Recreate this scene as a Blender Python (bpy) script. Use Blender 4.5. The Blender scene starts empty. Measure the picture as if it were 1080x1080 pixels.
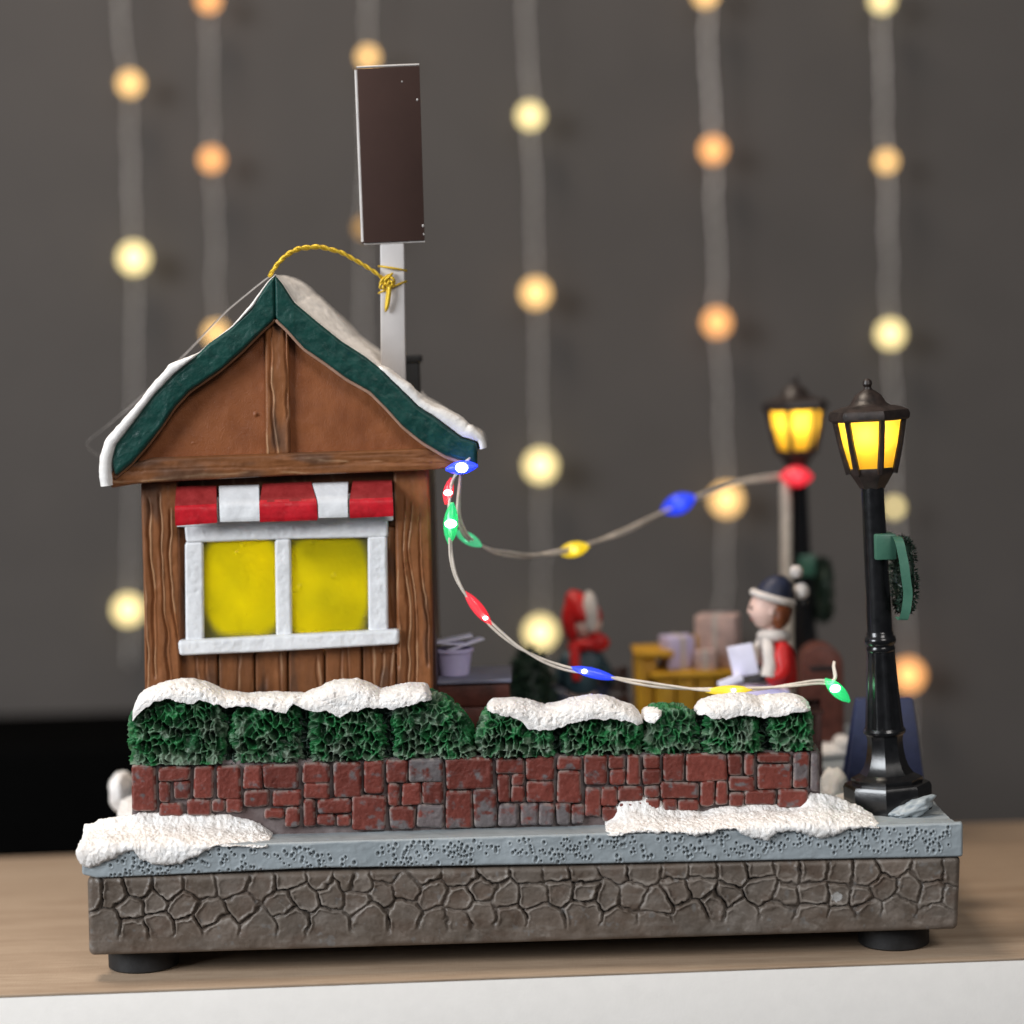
import bpy, bmesh, math, random
import numpy as np
from mathutils import Vector, Matrix

random.seed(7)
rng = np.random.default_rng(11)
S = 0.0002                      # one unit of the numbers below = 0.2 mm
sc = bpy.context.scene
COL = sc.collection
R = math.radians

# ------------------------------------------------------------------ camera
D, H_CAM, F_PX = 2400.0, 656.0, 2400.0
PITCH, ROLL = R(3.93), R(1.7)
FWD = np.array([0, math.cos(PITCH), -math.sin(PITCH)])
UPV = np.array([0, math.sin(PITCH), math.cos(PITCH)])
RGT = np.array([1.0, 0, 0])
CAM = np.array([0, -D, H_CAM])

def P(px, py, Y):
    """point of the vertical plane y = Y measured in the photograph (units)"""
    dx, dy = px - 540.0, py - 540.0
    u = dx * math.cos(ROLL) - dy * math.sin(ROLL)
    v = dx * math.sin(ROLL) + dy * math.cos(ROLL)
    d = u * RGT - v * UPV + F_PX * FWD
    return CAM + d * ((Y + D) / d[1])

cam_d = bpy.data.cameras.new('camera')
cam = bpy.data.objects.new('camera', cam_d)
COL.objects.link(cam)
sc.camera = cam
xc = RGT * math.cos(ROLL) - UPV * math.sin(ROLL)
yc = RGT * math.sin(ROLL) + UPV * math.cos(ROLL)
zc = -FWD
cam.matrix_world = Matrix(((xc[0], yc[0], zc[0], CAM[0] * S), (xc[1], yc[1], zc[1], CAM[1] * S),
                           (xc[2], yc[2], zc[2], CAM[2] * S), (0, 0, 0, 1)))
cam_d.sensor_width = 36
cam_d.lens = 36 * F_PX / 1080
cam_d.clip_start = 0.01
cam_d.clip_end = 50
cam_d.dof.use_dof = True
cam_d.dof.focus_distance = (D + 62) / math.cos(PITCH) * S
cam_d.dof.aperture_fstop = (cam_d.lens / 1000) / (62 * S)

# ------------------------------------------------------------------ noise
def _hash(i, j, k, seed):
    n = (i.astype(np.int64) * 374761393 + j.astype(np.int64) * 668265263 + k.astype(np.int64) * 1274126177 + seed * 974634777) & 0xFFFFFFFF
    n = ((n ^ (n >> 13)) * 1274126177) & 0xFFFFFFFF
    n = ((n ^ (n >> 16)) * 2246822519) & 0xFFFFFFFF
    return ((n ^ (n >> 15)) & 0xFFFFFF) / float(0xFFFFFF)

def vnoise(x, y, z, seed=0):
    x, y, z = np.broadcast_arrays(np.asarray(x, float), np.asarray(y, float), np.asarray(z, float))
    i, j, k = np.floor(x), np.floor(y), np.floor(z)
    fx, fy, fz = x - i, y - j, z - k
    fx, fy, fz = (f * f * (3 - 2 * f) for f in (fx, fy, fz))
    r = 0
    for a in (0, 1):
        for b in (0, 1):
            for c in (0, 1):
                w = (fx if a else 1 - fx) * (fy if b else 1 - fy) * (fz if c else 1 - fz)
                r = r + w * _hash(i + a, j + b, k + c, seed)
    return r

def fbm(x, y, z, seed=0, oct=4):
    r, a, t = 0, .5, 0
    for o in range(oct):
        f = 2 ** o
        r = r + a * vnoise(np.asarray(x) * f, np.asarray(y) * f, np.asarray(z) * f, seed + o * 17)
        t += a
        a *= .5
    return r / t

def worley(x, y, z, seed=0):
    i, j, k = np.floor(x), np.floor(y), np.floor(z)
    f1 = np.full(x.shape, 9.)
    f2 = np.full(x.shape, 9.)
    for a in (-1, 0, 1):
        for b in (-1, 0, 1):
            for c in (-1, 0, 1):
                ii, jj, kk = i + a, j + b, k + c
                dx = ii + _hash(ii, jj, kk, seed) - x
                dy = jj + _hash(ii, jj, kk, seed + 1) - y
                dz = kk + _hash(ii, jj, kk, seed + 2) - z
                d = np.sqrt(dx * dx + dy * dy + dz * dz)
                m = d < f1
                f2 = np.where(m, f1, np.minimum(f2, d))
                f1 = np.where(m, d, f1)
    return f1, f2

def sstep(a, b, x):
    t = np.clip((np.asarray(x, float) - a) / (b - a), 0, 1)
    return t * t * (3 - 2 * t)

# ------------------------------------------------------------------ mesh building
def grid_faces(m, n, close_n=False, off=0):
    idx = np.arange(m * n).reshape(m, n)
    if close_n:
        idx = np.concatenate([idx, idx[:, :1]], 1)
    a, b, c, d = idx[:-1, :-1], idx[:-1, 1:], idx[1:, 1:], idx[1:, :-1]
    return (np.stack([a, b, c, d], -1).reshape(-1, 4) + off).tolist()

class MB:
    def __init__(s):
        s.V, s.F, s.C, s.n = [], [], [], 0
    def add(s, V, F, col=(1, 1, 1)):
        V = np.asarray(V, float).reshape(-1, 3)
        c = np.asarray(col, float)
        if c.ndim == 1:
            c = np.tile(c, (len(V), 1))
        s.V.append(V)
        s.C.append(c.reshape(-1, 3))
        n = s.n
        s.F.extend([[i + n for i in f] for f in F])
        s.n += len(V)
        return s
    def grid(s, G, close_n=False, col=(1, 1, 1), cap=False):
        m, n, _ = G.shape
        F = grid_faces(m, n, close_n)
        if cap:
            F.append(list(range(n))[::-1])
            F.append([(m - 1) * n + i for i in range(n)])
        c = np.asarray(col, float)
        return s.add(G.reshape(-1, 3), F, c.reshape(-1, 3) if c.ndim > 1 else c)
    def bm(s, b, mat=None, col=(1, 1, 1)):
        b.verts.index_update()
        V = [(mat @ v.co if mat else v.co)[:] for v in b.verts]
        F = [[v.index for v in f.verts] for f in b.faces]
        b.free()
        return s.add(V, F, col)
    def box(s, x0, x1, y0, y1, z0, z1, bev=1.5, mat=None, col=(1, 1, 1), seg=2):
        b = bmesh.new()
        bmesh.ops.create_cube(b, size=1)
        for v in b.verts:
            v.co = Vector((x0 if v.co.x < 0 else x1, y0 if v.co.y < 0 else y1, z0 if v.co.z < 0 else z1))
        if bev:
            bmesh.ops.bevel(b, geom=b.edges[:], offset=bev, segments=seg, affect='EDGES', profile=.5)
        return s.bm(b, mat, col)
    def prism(s, poly, axis, a0, a1, bev=1.0, mat=None, col=(1, 1, 1)):
        """polygon extruded along an axis ('y': poly in xz, 'z': poly in xy)"""
        b = bmesh.new()
        vs = []
        for p in poly:
            vs.append(b.verts.new((p[0], a0, p[1]) if axis == 'y' else ((p[0], p[1], a0) if axis == 'z' else (a0, p[0], p[1]))))
        f = b.faces.new(vs)
        e = bmesh.ops.extrude_face_region(b, geom=[f])
        dv = Vector((0, a1 - a0, 0) if axis == 'y' else ((0, 0, a1 - a0) if axis == 'z' else (a1 - a0, 0, 0)))
        for v in [g for g in e['geom'] if isinstance(g, bmesh.types.BMVert)]:
            v.co += dv
        bmesh.ops.recalc_face_normals(b, faces=b.faces[:])
        if bev:
            bmesh.ops.bevel(b, geom=b.edges[:], offset=bev, segments=2, affect='EDGES', profile=.5)
        return s.bm(b, mat, col)
    def lathe(s, prof, c=(0, 0, 0), n=32, flute=None, col=(1, 1, 1), rot=0.0, cap=True):
        th = np.arange(n) / n * 2 * np.pi + rot
        G = np.zeros((len(prof), n, 3))
        for i, (r, z) in enumerate(prof):
            rr = r * (1 + (flute[1] * np.cos(flute[0] * th) if flute else 0))
            G[i, :, 0] = c[0] + rr * np.cos(th)
            G[i, :, 1] = c[1] + rr * np.sin(th)
            G[i, :, 2] = c[2] + z
        return s.grid(G, True, col, cap)
    def tube(s, pts, r, n=8, col=(1, 1, 1)):
        pts = np.asarray(pts, float)
        rad = np.broadcast_to(np.asarray(r, float), (len(pts),))
        t = np.gradient(pts, axis=0)
        t /= np.linalg.norm(t, axis=1)[:, None] + 1e-9
        ref = np.array([0.13, 0.95, 0.28])
        G = np.zeros((len(pts), n, 3))
        a = np.arange(n) / n * 2 * np.pi
        for i in range(len(pts)):
            u = np.cross(t[i], ref)
            if np.linalg.norm(u) < .05:
                u = np.cross(t[i], (1, 0, 0))
            u /= np.linalg.norm(u)
            v = np.cross(t[i], u)
            G[i] = pts[i] + rad[i] * (np.cos(a)[:, None] * u + np.sin(a)[:, None] * v)
        return s.grid(G, True, col, True)
    def ball(s, c, r, nu=20, nv=14, amp=0, ns=.2, seed=0, mat=None, col=(1, 1, 1)):
        r = (r, r, r) if np.isscalar(r) else r
        ph = np.linspace(0.02, np.pi - .02, nv)
        th = np.arange(nu) / nu * 2 * np.pi
        ph, th = np.meshgrid(ph, th, indexing='ij')
        d = np.stack([np.sin(ph) * np.cos(th), np.sin(ph) * np.sin(th), np.cos(ph)], -1)
        k = 1.0
        if amp:
            k = (1 + amp * (fbm(d[..., 0] / ns + 9, d[..., 1] / ns + 5, d[..., 2] / ns, seed) - .5) * 2)[..., None]
        G = d * np.array(r) * k
        if mat is not None:
            G = G @ np.array(mat.to_3x3()).T
        return s.grid(G + np.array(c), True, col, True)
    def build(s, name, mat, parent=None, origin=(0, 0, 0), sharp=40, local=False):
        V = np.concatenate(s.V)
        C = np.concatenate(s.C)
        if parent is not None and not local:
            origin = parent['_o']
        if parent is not None and parent.get('_p'):
            origin = parent['_o']
        o3 = np.array(origin, float)
        if local:
            o3 = np.zeros(3)
        me = bpy.data.meshes.new(name)
        me.from_pydata(((V - o3) * S).tolist(), [], s.F)
        a = me.color_attributes.new('Col', 'FLOAT_COLOR', 'POINT')
        a.data.foreach_set('color', np.concatenate([C, np.ones((len(C), 1))], 1).astype(np.float32).ravel())
        me.polygons.foreach_set('use_smooth', [True] * len(me.polygons))
        if sharp < 180:
            me.set_sharp_from_angle(angle=R(sharp))
        b = bmesh.new()
        b.from_mesh(me)
        bmesh.ops.recalc_face_normals(b, faces=b.faces[:])
        b.to_mesh(me)
        b.free()
        me.materials.append(mat)
        o = bpy.data.objects.new(name, me)
        COL.objects.link(o)
        o['_o'] = [float(q) for q in o3]
        if parent is not None:
            o.parent = parent
        elif not local:
            o.location = o3 * S
        return o

def thing(name, label, cat, loc, group=None):
    o = bpy.data.objects.new(name, None)
    COL.objects.link(o)
    o.location = np.array(loc, float) * S
    o.empty_display_size = .005
    o['_o'] = [float(q) for q in loc]
    tag(o, label, cat, group)
    return o

def tag(o, label, cat, group=None):
    o['label'] = label
    o['category'] = cat
    if group:
        o['group'] = group
    return o

def struct(o):
    o['kind'] = 'structure'
    return o

def res(pl, n):
    """resample a pixel polyline to n points by length"""
    pl = np.asarray(pl, float)
    d = np.r_[0, np.cumsum(np.hypot(*np.diff(pl, axis=0).T))]
    t = np.linspace(0, d[-1], n)
    return np.stack([np.interp(t, d, pl[:, 0]), np.interp(t, d, pl[:, 1])], -1)

def smooth_poly(pl, n, it=3):
    q = res(pl, n)
    for _ in range(it):
        q[1:-1] = (q[:-2] + 2 * q[1:-1] + q[2:]) / 4
    return q

def band(mb, A, B, Yf, Yb, step=1.5, r=2.5, h=None, c=(1, 1, 1), sm=0, xf=None, nu=None):
    """solid strip between two pixel polylines A (one edge) and B (the other) with a relief front"""
    A, B = np.asarray(A, float), np.asarray(B, float)
    la = max(np.hypot(*np.diff(A, axis=0).T).sum(), np.hypot(*np.diff(B, axis=0).T).sum())
    w = max(np.hypot(*(A[0] - B[0])), np.hypot(*(A[-1] - B[-1])), np.hypot(*(A[len(A) // 2] - B[len(B) // 2])))
    nu = nu or max(4, int(la / step) + 1)
    nv = max(4, int(w / step) + 1)
    a, b = (smooth_poly(A, nu, sm), smooth_poly(B, nu, sm)) if sm else (res(A, nu), res(B, nu))
    PA = np.array([P(p[0], p[1], Yf) for p in a])
    PB = np.array([P(p[0], p[1], Yf) for p in b])
    t = np.linspace(0, 1, nv)
    G = PA[:, None, :] * (1 - t)[None, :, None] + PB[:, None, :] * t[None, :, None]
    # distance to the rim
    wid = np.linalg.norm(PA - PB, axis=1)[:, None]
    s_ = np.r_[0, np.cumsum(np.linalg.norm(np.diff((PA + PB) / 2, axis=0), axis=1))]
    ds = np.minimum(s_, s_[-1] - s_)[:, None]
    dt = np.minimum(t, 1 - t)[None, :] * wid
    d = r - np.sqrt(np.maximum(r - ds, 0) ** 2 + np.maximum(r - dt, 0) ** 2)
    d = np.where((ds >= r) & (dt >= r), np.minimum(ds, dt), d)
    off = d < -.05
    d = np.maximum(d, 0)
    q = np.clip(d, 0, r)
    G[..., 1] = Yf + r - np.sqrt(np.maximum(r * r - (r - q) ** 2, 0))
    if h is not None:
        G[..., 1] -= h(G[..., 0], G[..., 2]) * np.clip(d / (r + .01), 0, 1)
    G[..., 1] = np.where(off, Yb, G[..., 1])
    colr = c(G[..., 0], G[..., 2], d) if callable(c) else np.broadcast_to(np.array(c, float), G.shape)
    G2 = np.pad(G, ((1, 1), (1, 1), (0, 0)), mode='edge')
    C2 = np.pad(colr, ((1, 1), (1, 1), (0, 0)), mode='edge')
    m = np.zeros(G2.shape[:2], bool)
    m[0], m[-1], m[:, 0], m[:, -1] = True, True, True, True
    G2[..., 1][m] = Yb
    F = grid_faces(G2.shape[0], G2.shape[1])
    M_, N_ = G2.shape[:2]
    ring = [j for j in range(N_)] + [i * N_ + N_ - 1 for i in range(1, M_)] + [(M_ - 1) * N_ + j for j in range(N_ - 2, -1, -1)] + [i * N_ for i in range(M_ - 2, 0, -1)]
    F.append(ring)
    V = G2.reshape(-1, 3)
    if xf is not None:
        V = xf(V)
    mb.add(V, F, C2.reshape(-1, 3))

def gnormals(G):
    du = np.gradient(G, axis=0)
    dv = np.gradient(G, axis=1)
    n = np.cross(du, dv)
    return n / (np.linalg.norm(n, axis=-1)[..., None] + 1e-9)

def loaf(mb, xs, bot, top, Yf, Yb, sup=3.5, endr=10, step=1.0, disp=None, col=None, ncs=None, bulge=0, ends=(1, 1), rag=0):
    """rounded loaf along x over pixel columns xs; bot/top give pixel rows"""
    n = int((xs[1] - xs[0]) / step) + 1
    px = np.linspace(xs[0], xs[1], n)
    zb = np.array([P(x, bot(x), Yf)[2] for x in px]) + (rag * (2 * fbm(px * .16, 0, xs[0], 88, 3) - 1) if rag else 0)
    zt = np.array([P(x, top(x), Yf)[2] for x in px])
    X = np.array([P(x, (bot(x) + top(x)) / 2, Yf)[0] for x in px])
    e = np.ones(n)
    if ends[0]:
        e = np.minimum(e, np.clip((px - xs[0]) / endr, 0, 1))
    if ends[1]:
        e = np.minimum(e, np.clip((xs[1] - px) / endr, 0, 1))
    e = np.sqrt(np.maximum(1 - (1 - e) ** 2, 0.0)) * .88 + .12
    yc_, a = (Yf + Yb) / 2, (Yb - Yf) / 2 + bulge
    ncs = ncs or int((2 * (zt - zb).max() + 2 * a) / step / 1.15) + 4
    ph = np.linspace(0, np.pi, ncs)
    c_, s_ = np.cos(ph), np.sin(ph)
    cy = np.sign(c_) * np.abs(c_) ** (2 / sup)
    cz = np.abs(s_) ** (2 / sup)
    G = np.zeros((n, ncs, 3))
    G[..., 0] = X[:, None]
    G[..., 1] = yc_ - a * (e ** .7)[:, None] * cy[None]
    G[..., 2] = zb[:, None] + (zt - zb)[:, None] * cz[None] * (.35 + .65 * e)[:, None]
    # even spacing round the section
    for i in range(n):
        dd = np.r_[0, np.cumsum(np.linalg.norm(np.diff(G[i, :, 1:], axis=0), axis=1))]
        t = np.linspace(0, dd[-1], ncs)
        for k in (1, 2):
            G[i, :, k] = np.interp(t, dd, G[i, :, k])
    N = gnormals(G)
    if (N[n // 2, ncs // 2, 2]) < 0:
        N = -N
    C = np.ones(G.shape)
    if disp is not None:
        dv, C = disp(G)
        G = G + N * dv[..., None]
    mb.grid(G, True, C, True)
    return G

# ------------------------------------------------------------------ materials
def mat(name, base, rough=.5, spec=.4, var=.18, vs=.06, bump=.25, bs=.35, bd=1.2, attr=False, second=None, stretch=(1, 1, 1),
        emit=None, estr=0, metal=0, coat=0, fine=None, rvar=.12):
    m = bpy.data.materials.new(name)
    m.use_nodes = True
    nt = m.node_tree
    b = nt.nodes['Principled BSDF']
    L = nt.links.new
    tc = nt.nodes.new('ShaderNodeTexCoord')
    sca = nt.nodes.new('ShaderNodeVectorMath')
    sca.operation = 'MULTIPLY'
    sca.inputs[1].default_value = tuple(q / S for q in stretch)
    L(tc.outputs['Object'], sca.inputs[0])
    n1 = nt.nodes.new('ShaderNodeTexNoise')
    n1.inputs['Scale'].default_value = vs
    n1.inputs['Detail'].default_value = 6
    n1.inputs['Roughness'].default_value = .62
    L(sca.outputs[0], n1.inputs['Vector'])
    if second is None:
        second = tuple(max(0, q * (1 - 2.2 * var)) for q in base)
        first = tuple(min(1, q * (1 + var)) for q in base)
    else:
        first = base
    mr = nt.nodes.new('ShaderNodeMapRange')
    mr.inputs[1].default_value = .33
    mr.inputs[2].default_value = .67
    L(n1.outputs['Fac'], mr.inputs[0])
    mx = nt.nodes.new('ShaderNodeMix')
    mx.data_type = 'RGBA'
    L(mr.outputs[0], mx.inputs['Factor'])
    mx.inputs['A'].default_value = (*second, 1)
    mx.inputs['B'].default_value = (*first, 1)
    out = mx.outputs['Result']
    if attr:
        at = nt.nodes.new('ShaderNodeAttribute')
        at.attribute_name = 'Col'
        m2 = nt.nodes.new('ShaderNodeMix')
        m2.data_type = 'RGBA'
        m2.blend_type = 'MULTIPLY'
        m2.inputs['Factor'].default_value = 1
        L(out, m2.inputs['A'])
        L(at.outputs['Color'], m2.inputs['B'])
        out = m2.outputs['Result']
    L(out, b.inputs['Base Color'])
    b.inputs['Specular IOR Level'].default_value = spec
    b.inputs['Metallic'].default_value = metal
    b.inputs['Coat Weight'].default_value = coat
    mr2 = nt.nodes.new('ShaderNodeMapRange')
    mr2.inputs[3].default_value = max(.02, rough - rvar)
    mr2.inputs[4].default_value = min(1, rough + rvar)
    n2 = nt.nodes.new('ShaderNodeTexNoise')
    n2.inputs['Scale'].default_value = bs
    n2.inputs['Detail'].default_value = 5
    n2.inputs['Roughness'].default_value = .6
    L(sca.outputs[0], n2.inputs['Vector'])
    L(n1.outputs['Fac'], mr2.inputs[0])
    L(mr2.outputs[0], b.inputs['Roughness'])
    if bump:
        bp = nt.nodes.new('ShaderNodeBump')
        bp.inputs['Strength'].default_value = bump
        bp.inputs['Distance'].default_value = bd * S
        L(n2.outputs['Fac'], bp.inputs['Height'])
        L(bp.outputs[0], b.inputs['Normal'])
        if fine:
            n3 = nt.nodes.new('ShaderNodeTexNoise')
            n3.inputs['Scale'].default_value = fine[0]
            n3.inputs['Detail'].default_value = 3
            L(sca.outputs[0], n3.inputs['Vector'])
            b3 = nt.nodes.new('ShaderNodeBump')
            b3.inputs['Strength'].default_value = fine[1]
            b3.inputs['Distance'].default_value = fine[2] * S
            L(n3.outputs['Fac'], b3.inputs['Height'])
            L(b3.outputs[0], bp.inputs['Normal'])
    if emit:
        b.inputs['Emission Color'].default_value = (*emit, 1)
        b.inputs['Emission Strength'].default_value = estr
    return m

def glow(name, col, strength):
    m = bpy.data.materials.new(name)
    m.use_nodes = True
    nt = m.node_tree
    nt.nodes.remove(nt.nodes['Principled BSDF'])
    e = nt.nodes.new('ShaderNodeEmission')
    e.inputs['Color'].default_value = (*col, 1)
    e.inputs['Strength'].default_value = strength
    nt.links.new(e.outputs[0], nt.nodes['Material Output'].inputs[0])
    return m

def resin_glow(name, col, strength, clear=.45):
    """tinted clear resin drop round a lit chip"""
    m = bpy.data.materials.new(name)
    m.use_nodes = True
    nt = m.node_tree
    L = nt.links.new
    b = nt.nodes['Principled BSDF']
    b.inputs['Base Color'].default_value = (*[.08 + .6 * c for c in col], 1)
    b.inputs['Roughness'].default_value = .18
    b.inputs['Emission Color'].default_value = (*col, 1)
    b.inputs['Emission Strength'].default_value = strength
    t = nt.nodes.new('ShaderNodeBsdfTransparent')
    t.inputs['Color'].default_value = (*[.45 + .55 * c for c in col], 1)
    mx = nt.nodes.new('ShaderNodeMixShader')
    mx.inputs[0].default_value = 1 - clear
    L(t.outputs[0], mx.inputs[1])
    L(b.outputs[0], mx.inputs[2])
    L(mx.outputs[0], nt.nodes['Material Output'].inputs[0])
    return m

m_snow = mat('snow_paint', (.88, .87, .86), rough=.45, spec=.6, second=(.82, .77, .73), vs=.05, bump=.5, bs=.30, bd=2.0, fine=(.85, .8, 1.3))
m_snow_fine = mat('snow_smooth', (.84, .82, .80), rough=.55, spec=.4, second=(.76, .73, .70), vs=.05, bump=.4, bs=.14, bd=2.0, fine=(.6, .35, .8))
m_green = mat('green_trim', (.008, .062, .050), rough=.42, spec=.28, second=(.004, .036, .030), vs=.08, bump=.4, bs=.25, bd=1.4, fine=(.9, .35, .5))
m_brown = mat('brown_paint', (1, 1, 1), rough=.42, spec=.3, second=(.78, .76, .72), vs=.07, bump=.2, bs=.5, bd=.8, attr=True, fine=(.9, .4, .5))
m_gable = mat('gable_paint', (.285, .094, .031), rough=.42, spec=.3, second=(.205, .064, .022), vs=.03, bump=.3, bs=.5, bd=.9, fine=(.8, .6, .8))
m_dark = mat('dark_brown_paint', (.06, .022, .018), rough=.5)
m_brick = mat('brick_paint', (1, 1, 1), rough=.45, spec=.28, second=(.74, .72, .72), vs=.09, bump=.4, bs=.35, bd=1.2, attr=True, fine=(1, .4, .5))
m_curb = mat('grey_paint', (.325, .365, .39), rough=.42, spec=.45, second=(.265, .30, .32), vs=.02, bump=.3, bs=.12, bd=1.5, attr=True, fine=(.7, .3, .5))
m_stone = mat('stone_paint', (1, 1, 1), rough=.42, spec=.35, second=(.62, .58, .54), vs=.035, bump=.4, bs=.28, bd=1.2, attr=True, fine=(.9, .35, .5))
m_hedge = mat('hedge_paint', (1, 1, 1), rough=.45, spec=.3, second=(.62, .66, .62), vs=.06, bump=.25, bs=.5, bd=.8, attr=True)
m_white = mat('white_paint', (.80, .81, .83), rough=.42, spec=.45, second=(.70, .71, .73), vs=.05, bump=.45, bs=.18, bd=1.4, fine=(.8, .3, .5))
m_red = mat('red_paint', (.62, .010, .022), rough=.35, spec=.5, second=(.36, .008, .014), vs=.06, bump=.35, bs=.2, bd=1.4)
m_redslope = mat('dull_red_paint', (.34, .030, .030), rough=.5, second=(.25, .018, .018), vs=.12, bump=.35, bs=.4)  # duller red for the sloping part of the awning stripes
m_sign = mat('sign_card', (.050, .027, .022), rough=.75, spec=.15, var=.05, vs=.02, bump=.05, bs=.1, rvar=.04)
m_post = mat('post_plastic', (.58, .55, .54), rough=.4, var=.05, vs=.02, bump=.05)
m_card = mat('card_edge', (.6, .57, .55), rough=.6, var=.06)
m_black = mat('lamp_black', (.009, .009, .010), rough=.22, spec=.55, var=.2, vs=.08, bump=.12, bs=.15, bd=.8, fine=(.9, .12, .3), rvar=.06)
m_cap = mat('lamp_cap_brown', (.030, .020, .017), rough=.42, spec=.5, var=.3, vs=.08, bump=.3, bs=.25)
m_rubber = mat('black_rubber', (.012, .012, .013), rough=.6, var=.2)
m_gold = mat('gold_cord', (.80, .56, .05), rough=.35, metal=.35, second=(.62, .38, .02), vs=.3, bump=.6, bs=.6, bd=1.2)
m_wire = mat('clear_wire', (.74, .66, .57), rough=.3, var=.1, bump=.1)
m_thread = mat('pale_thread', (.40, .37, .35), rough=.4, var=.1, bump=.1)
m_strand = mat('strand_wire', (.86, .80, .76), rough=.3, var=.05, bump=.1)
m_navy = mat('navy_paint', (.022, .030, .085), rough=.5, var=.2, vs=.1, bump=.4, bs=.3, second=(.016, .022, .062))
m_yellow = mat('mustard_paint', (.62, .34, .018), rough=.5, second=(.46, .23, .012), vs=.05, bump=.4, bs=.3)
m_lav = mat('lavender_paint', (.68, .62, .88), rough=.5, second=(.58, .52, .80), vs=.06)
m_pink = mat('pinkish_paint', (.80, .58, .52), rough=.5, second=(.5, .36, .34), vs=.06)
m_counter = mat('counter_top', (.26, .26, .34), rough=.45, second=(.18, .18, .25), vs=.05)
m_maroon = mat('maroon_planks', (.12, .035, .024), rough=.5, var=.2, bump=.4)
m_dgreen = mat('dark_leaf', (.012, .035, .020), rough=.5, second=(.006, .018, .012), vs=.15)
m_tape = mat('green_tape', (.055, .155, .105), rough=.4, spec=.5, second=(.042, .125, .085), vs=.05, bump=.3, bs=.08)
m_skin = mat('skin_paint', (.82, .56, .48), rough=.5, var=.05, bump=.1)
m_coat = mat('red_coat', (.58, .012, .012), rough=.45, second=(.44, .008, .008), vs=.06, bump=.3)
m_hat = mat('navy_hat', (.022, .028, .060), rough=.5, var=.2)
m_fur = mat('white_fur', (.68, .62, .58), rough=.7, var=.06, bump=.8, bs=.35, bd=2)
m_hair = mat('auburn_hair', (.22, .060, .020), rough=.45, var=.2, bump=.5, bs=.2)
m_glove = mat('dark_glove', (.014, .014, .022), rough=.5)
m_teal = mat('teal_coat', (.022, .060, .075), rough=.5, second=(.014, .03, .05), vs=.05)
m_paper = mat('paper', (.76, .74, .90), rough=.6, var=.05)
m_eye = mat('eye_paint', (.02, .015, .02), rough=.3, bump=0)
m_lip = mat('lip_paint', (.45, .08, .07), rough=.4, bump=0)

# ------------------------------------------------------------------ setting: table and wall
def wood_mat():
    m = bpy.data.materials.new('oak_laminate')
    m.use_nodes = True
    nt = m.node_tree
    L = nt.links.new
    b = nt.nodes['Principled BSDF']
    tc = nt.nodes.new('ShaderNodeTexCoord')
    def noise(vec, scale, det, dist=0):
        mu = nt.nodes.new('ShaderNodeVectorMath')
        mu.operation = 'MULTIPLY'
        mu.inputs[1].default_value = tuple(q / S for q in vec)
        L(tc.outputs['Object'], mu.inputs[0])
        n = nt.nodes.new('ShaderNodeTexNoise')
        n.inputs['Scale'].default_value = scale
        n.inputs['Detail'].default_value = det
        n.inputs['Distortion'].default_value = dist
        L(mu.outputs[0], n.inputs['Vector'])
        return n
    n1 = noise((.004, .045, .05), 1, 6, .6)
    n2 = noise((.03, .5, .5), 1, 4)
    n3 = noise((.35, .07, .5), 1, 3)
    r1 = nt.nodes.new('ShaderNodeValToRGB')
    r1.color_ramp.elements[0].position = .35
    r1.color_ramp.elements[0].color = (.335, .24, .165, 1)
    r1.color_ramp.elements[1].position = .65
    r1.color_ramp.elements[1].color = (.42, .315, .225, 1)
    L(n1.outputs['Fac'], r1.inputs[0])
    mx = nt.nodes.new('ShaderNodeMix')
    mx.data_type = 'RGBA'
    mx.blend_type = 'MULTIPLY'
    mx.inputs['Factor'].default_value = .38
    r2 = nt.nodes.new('ShaderNodeValToRGB')
    r2.color_ramp.elements[0].position = .3
    r2.color_ramp.elements[0].color = (.55, .5, .45, 1)
    r2.color_ramp.elements[1].position = .6
    r2.color_ramp.elements[1].color = (1, 1, 1, 1)
    L(n2.outputs['Fac'], r2.inputs[0])
    L(r1.outputs[0], mx.inputs['A'])
    L(r2.outputs[0], mx.inputs['B'])
    L(mx.outputs['Result'], b.inputs['Base Color'])
    b.inputs['Roughness'].default_value = .55
    ad = nt.nodes.new('ShaderNodeMath')
    L(n2.outputs['Fac'], ad.inputs[0])
    L(n3.outputs['Fac'], ad.inputs[1])
    bp = nt.nodes.new('ShaderNodeBump')
    bp.inputs['Strength'].default_value = .35
    bp.inputs['Distance'].default_value = .8 * S
    L(ad.outputs[0], bp.inputs['Height'])
    L(bp.outputs[0], b.inputs['Normal'])
    return m

m_wood = wood_mat()
m_tabwhite = mat('white_laminate', (.83, .80, .765), rough=.5, var=.012, vs=.05, bump=.14, bs=.25, bd=.8, fine=(.5, .2, .5))
m_wall = mat('dark_wall_paint', (.066, .059, .055), rough=.75, spec=.25, var=.05, vs=.004, bump=.15, bs=.03, bd=2)
m_blackbox = mat('matt_black', (.0025, .0025, .0025), rough=.9, spec=.0, var=.1, bump=0)

sl = .026
t = MB()
edge = lambda x, y: (x, y + sl * x)
XW = 1500
t.prism([edge(-XW, -26.5), edge(XW, -26.5), edge(XW, 656), edge(-XW, 656)], 'z', -260, -3.2, 1.2)
tab = struct(t.build('table', m_tabwhite))
t = MB()
t.prism([edge(-XW, -27), edge(XW, -27), edge(XW, 656.5), edge(-XW, 656.5)], 'z', -3, 0, .8)
struct(t.build('tabletop', m_wood, tab))
t = MB()
t.box(-4200, 4200, 2150, 2230, -2500, 4200, 0)
struct(t.build('wall', m_wall, None, (0, 2150, -2500)))

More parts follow.
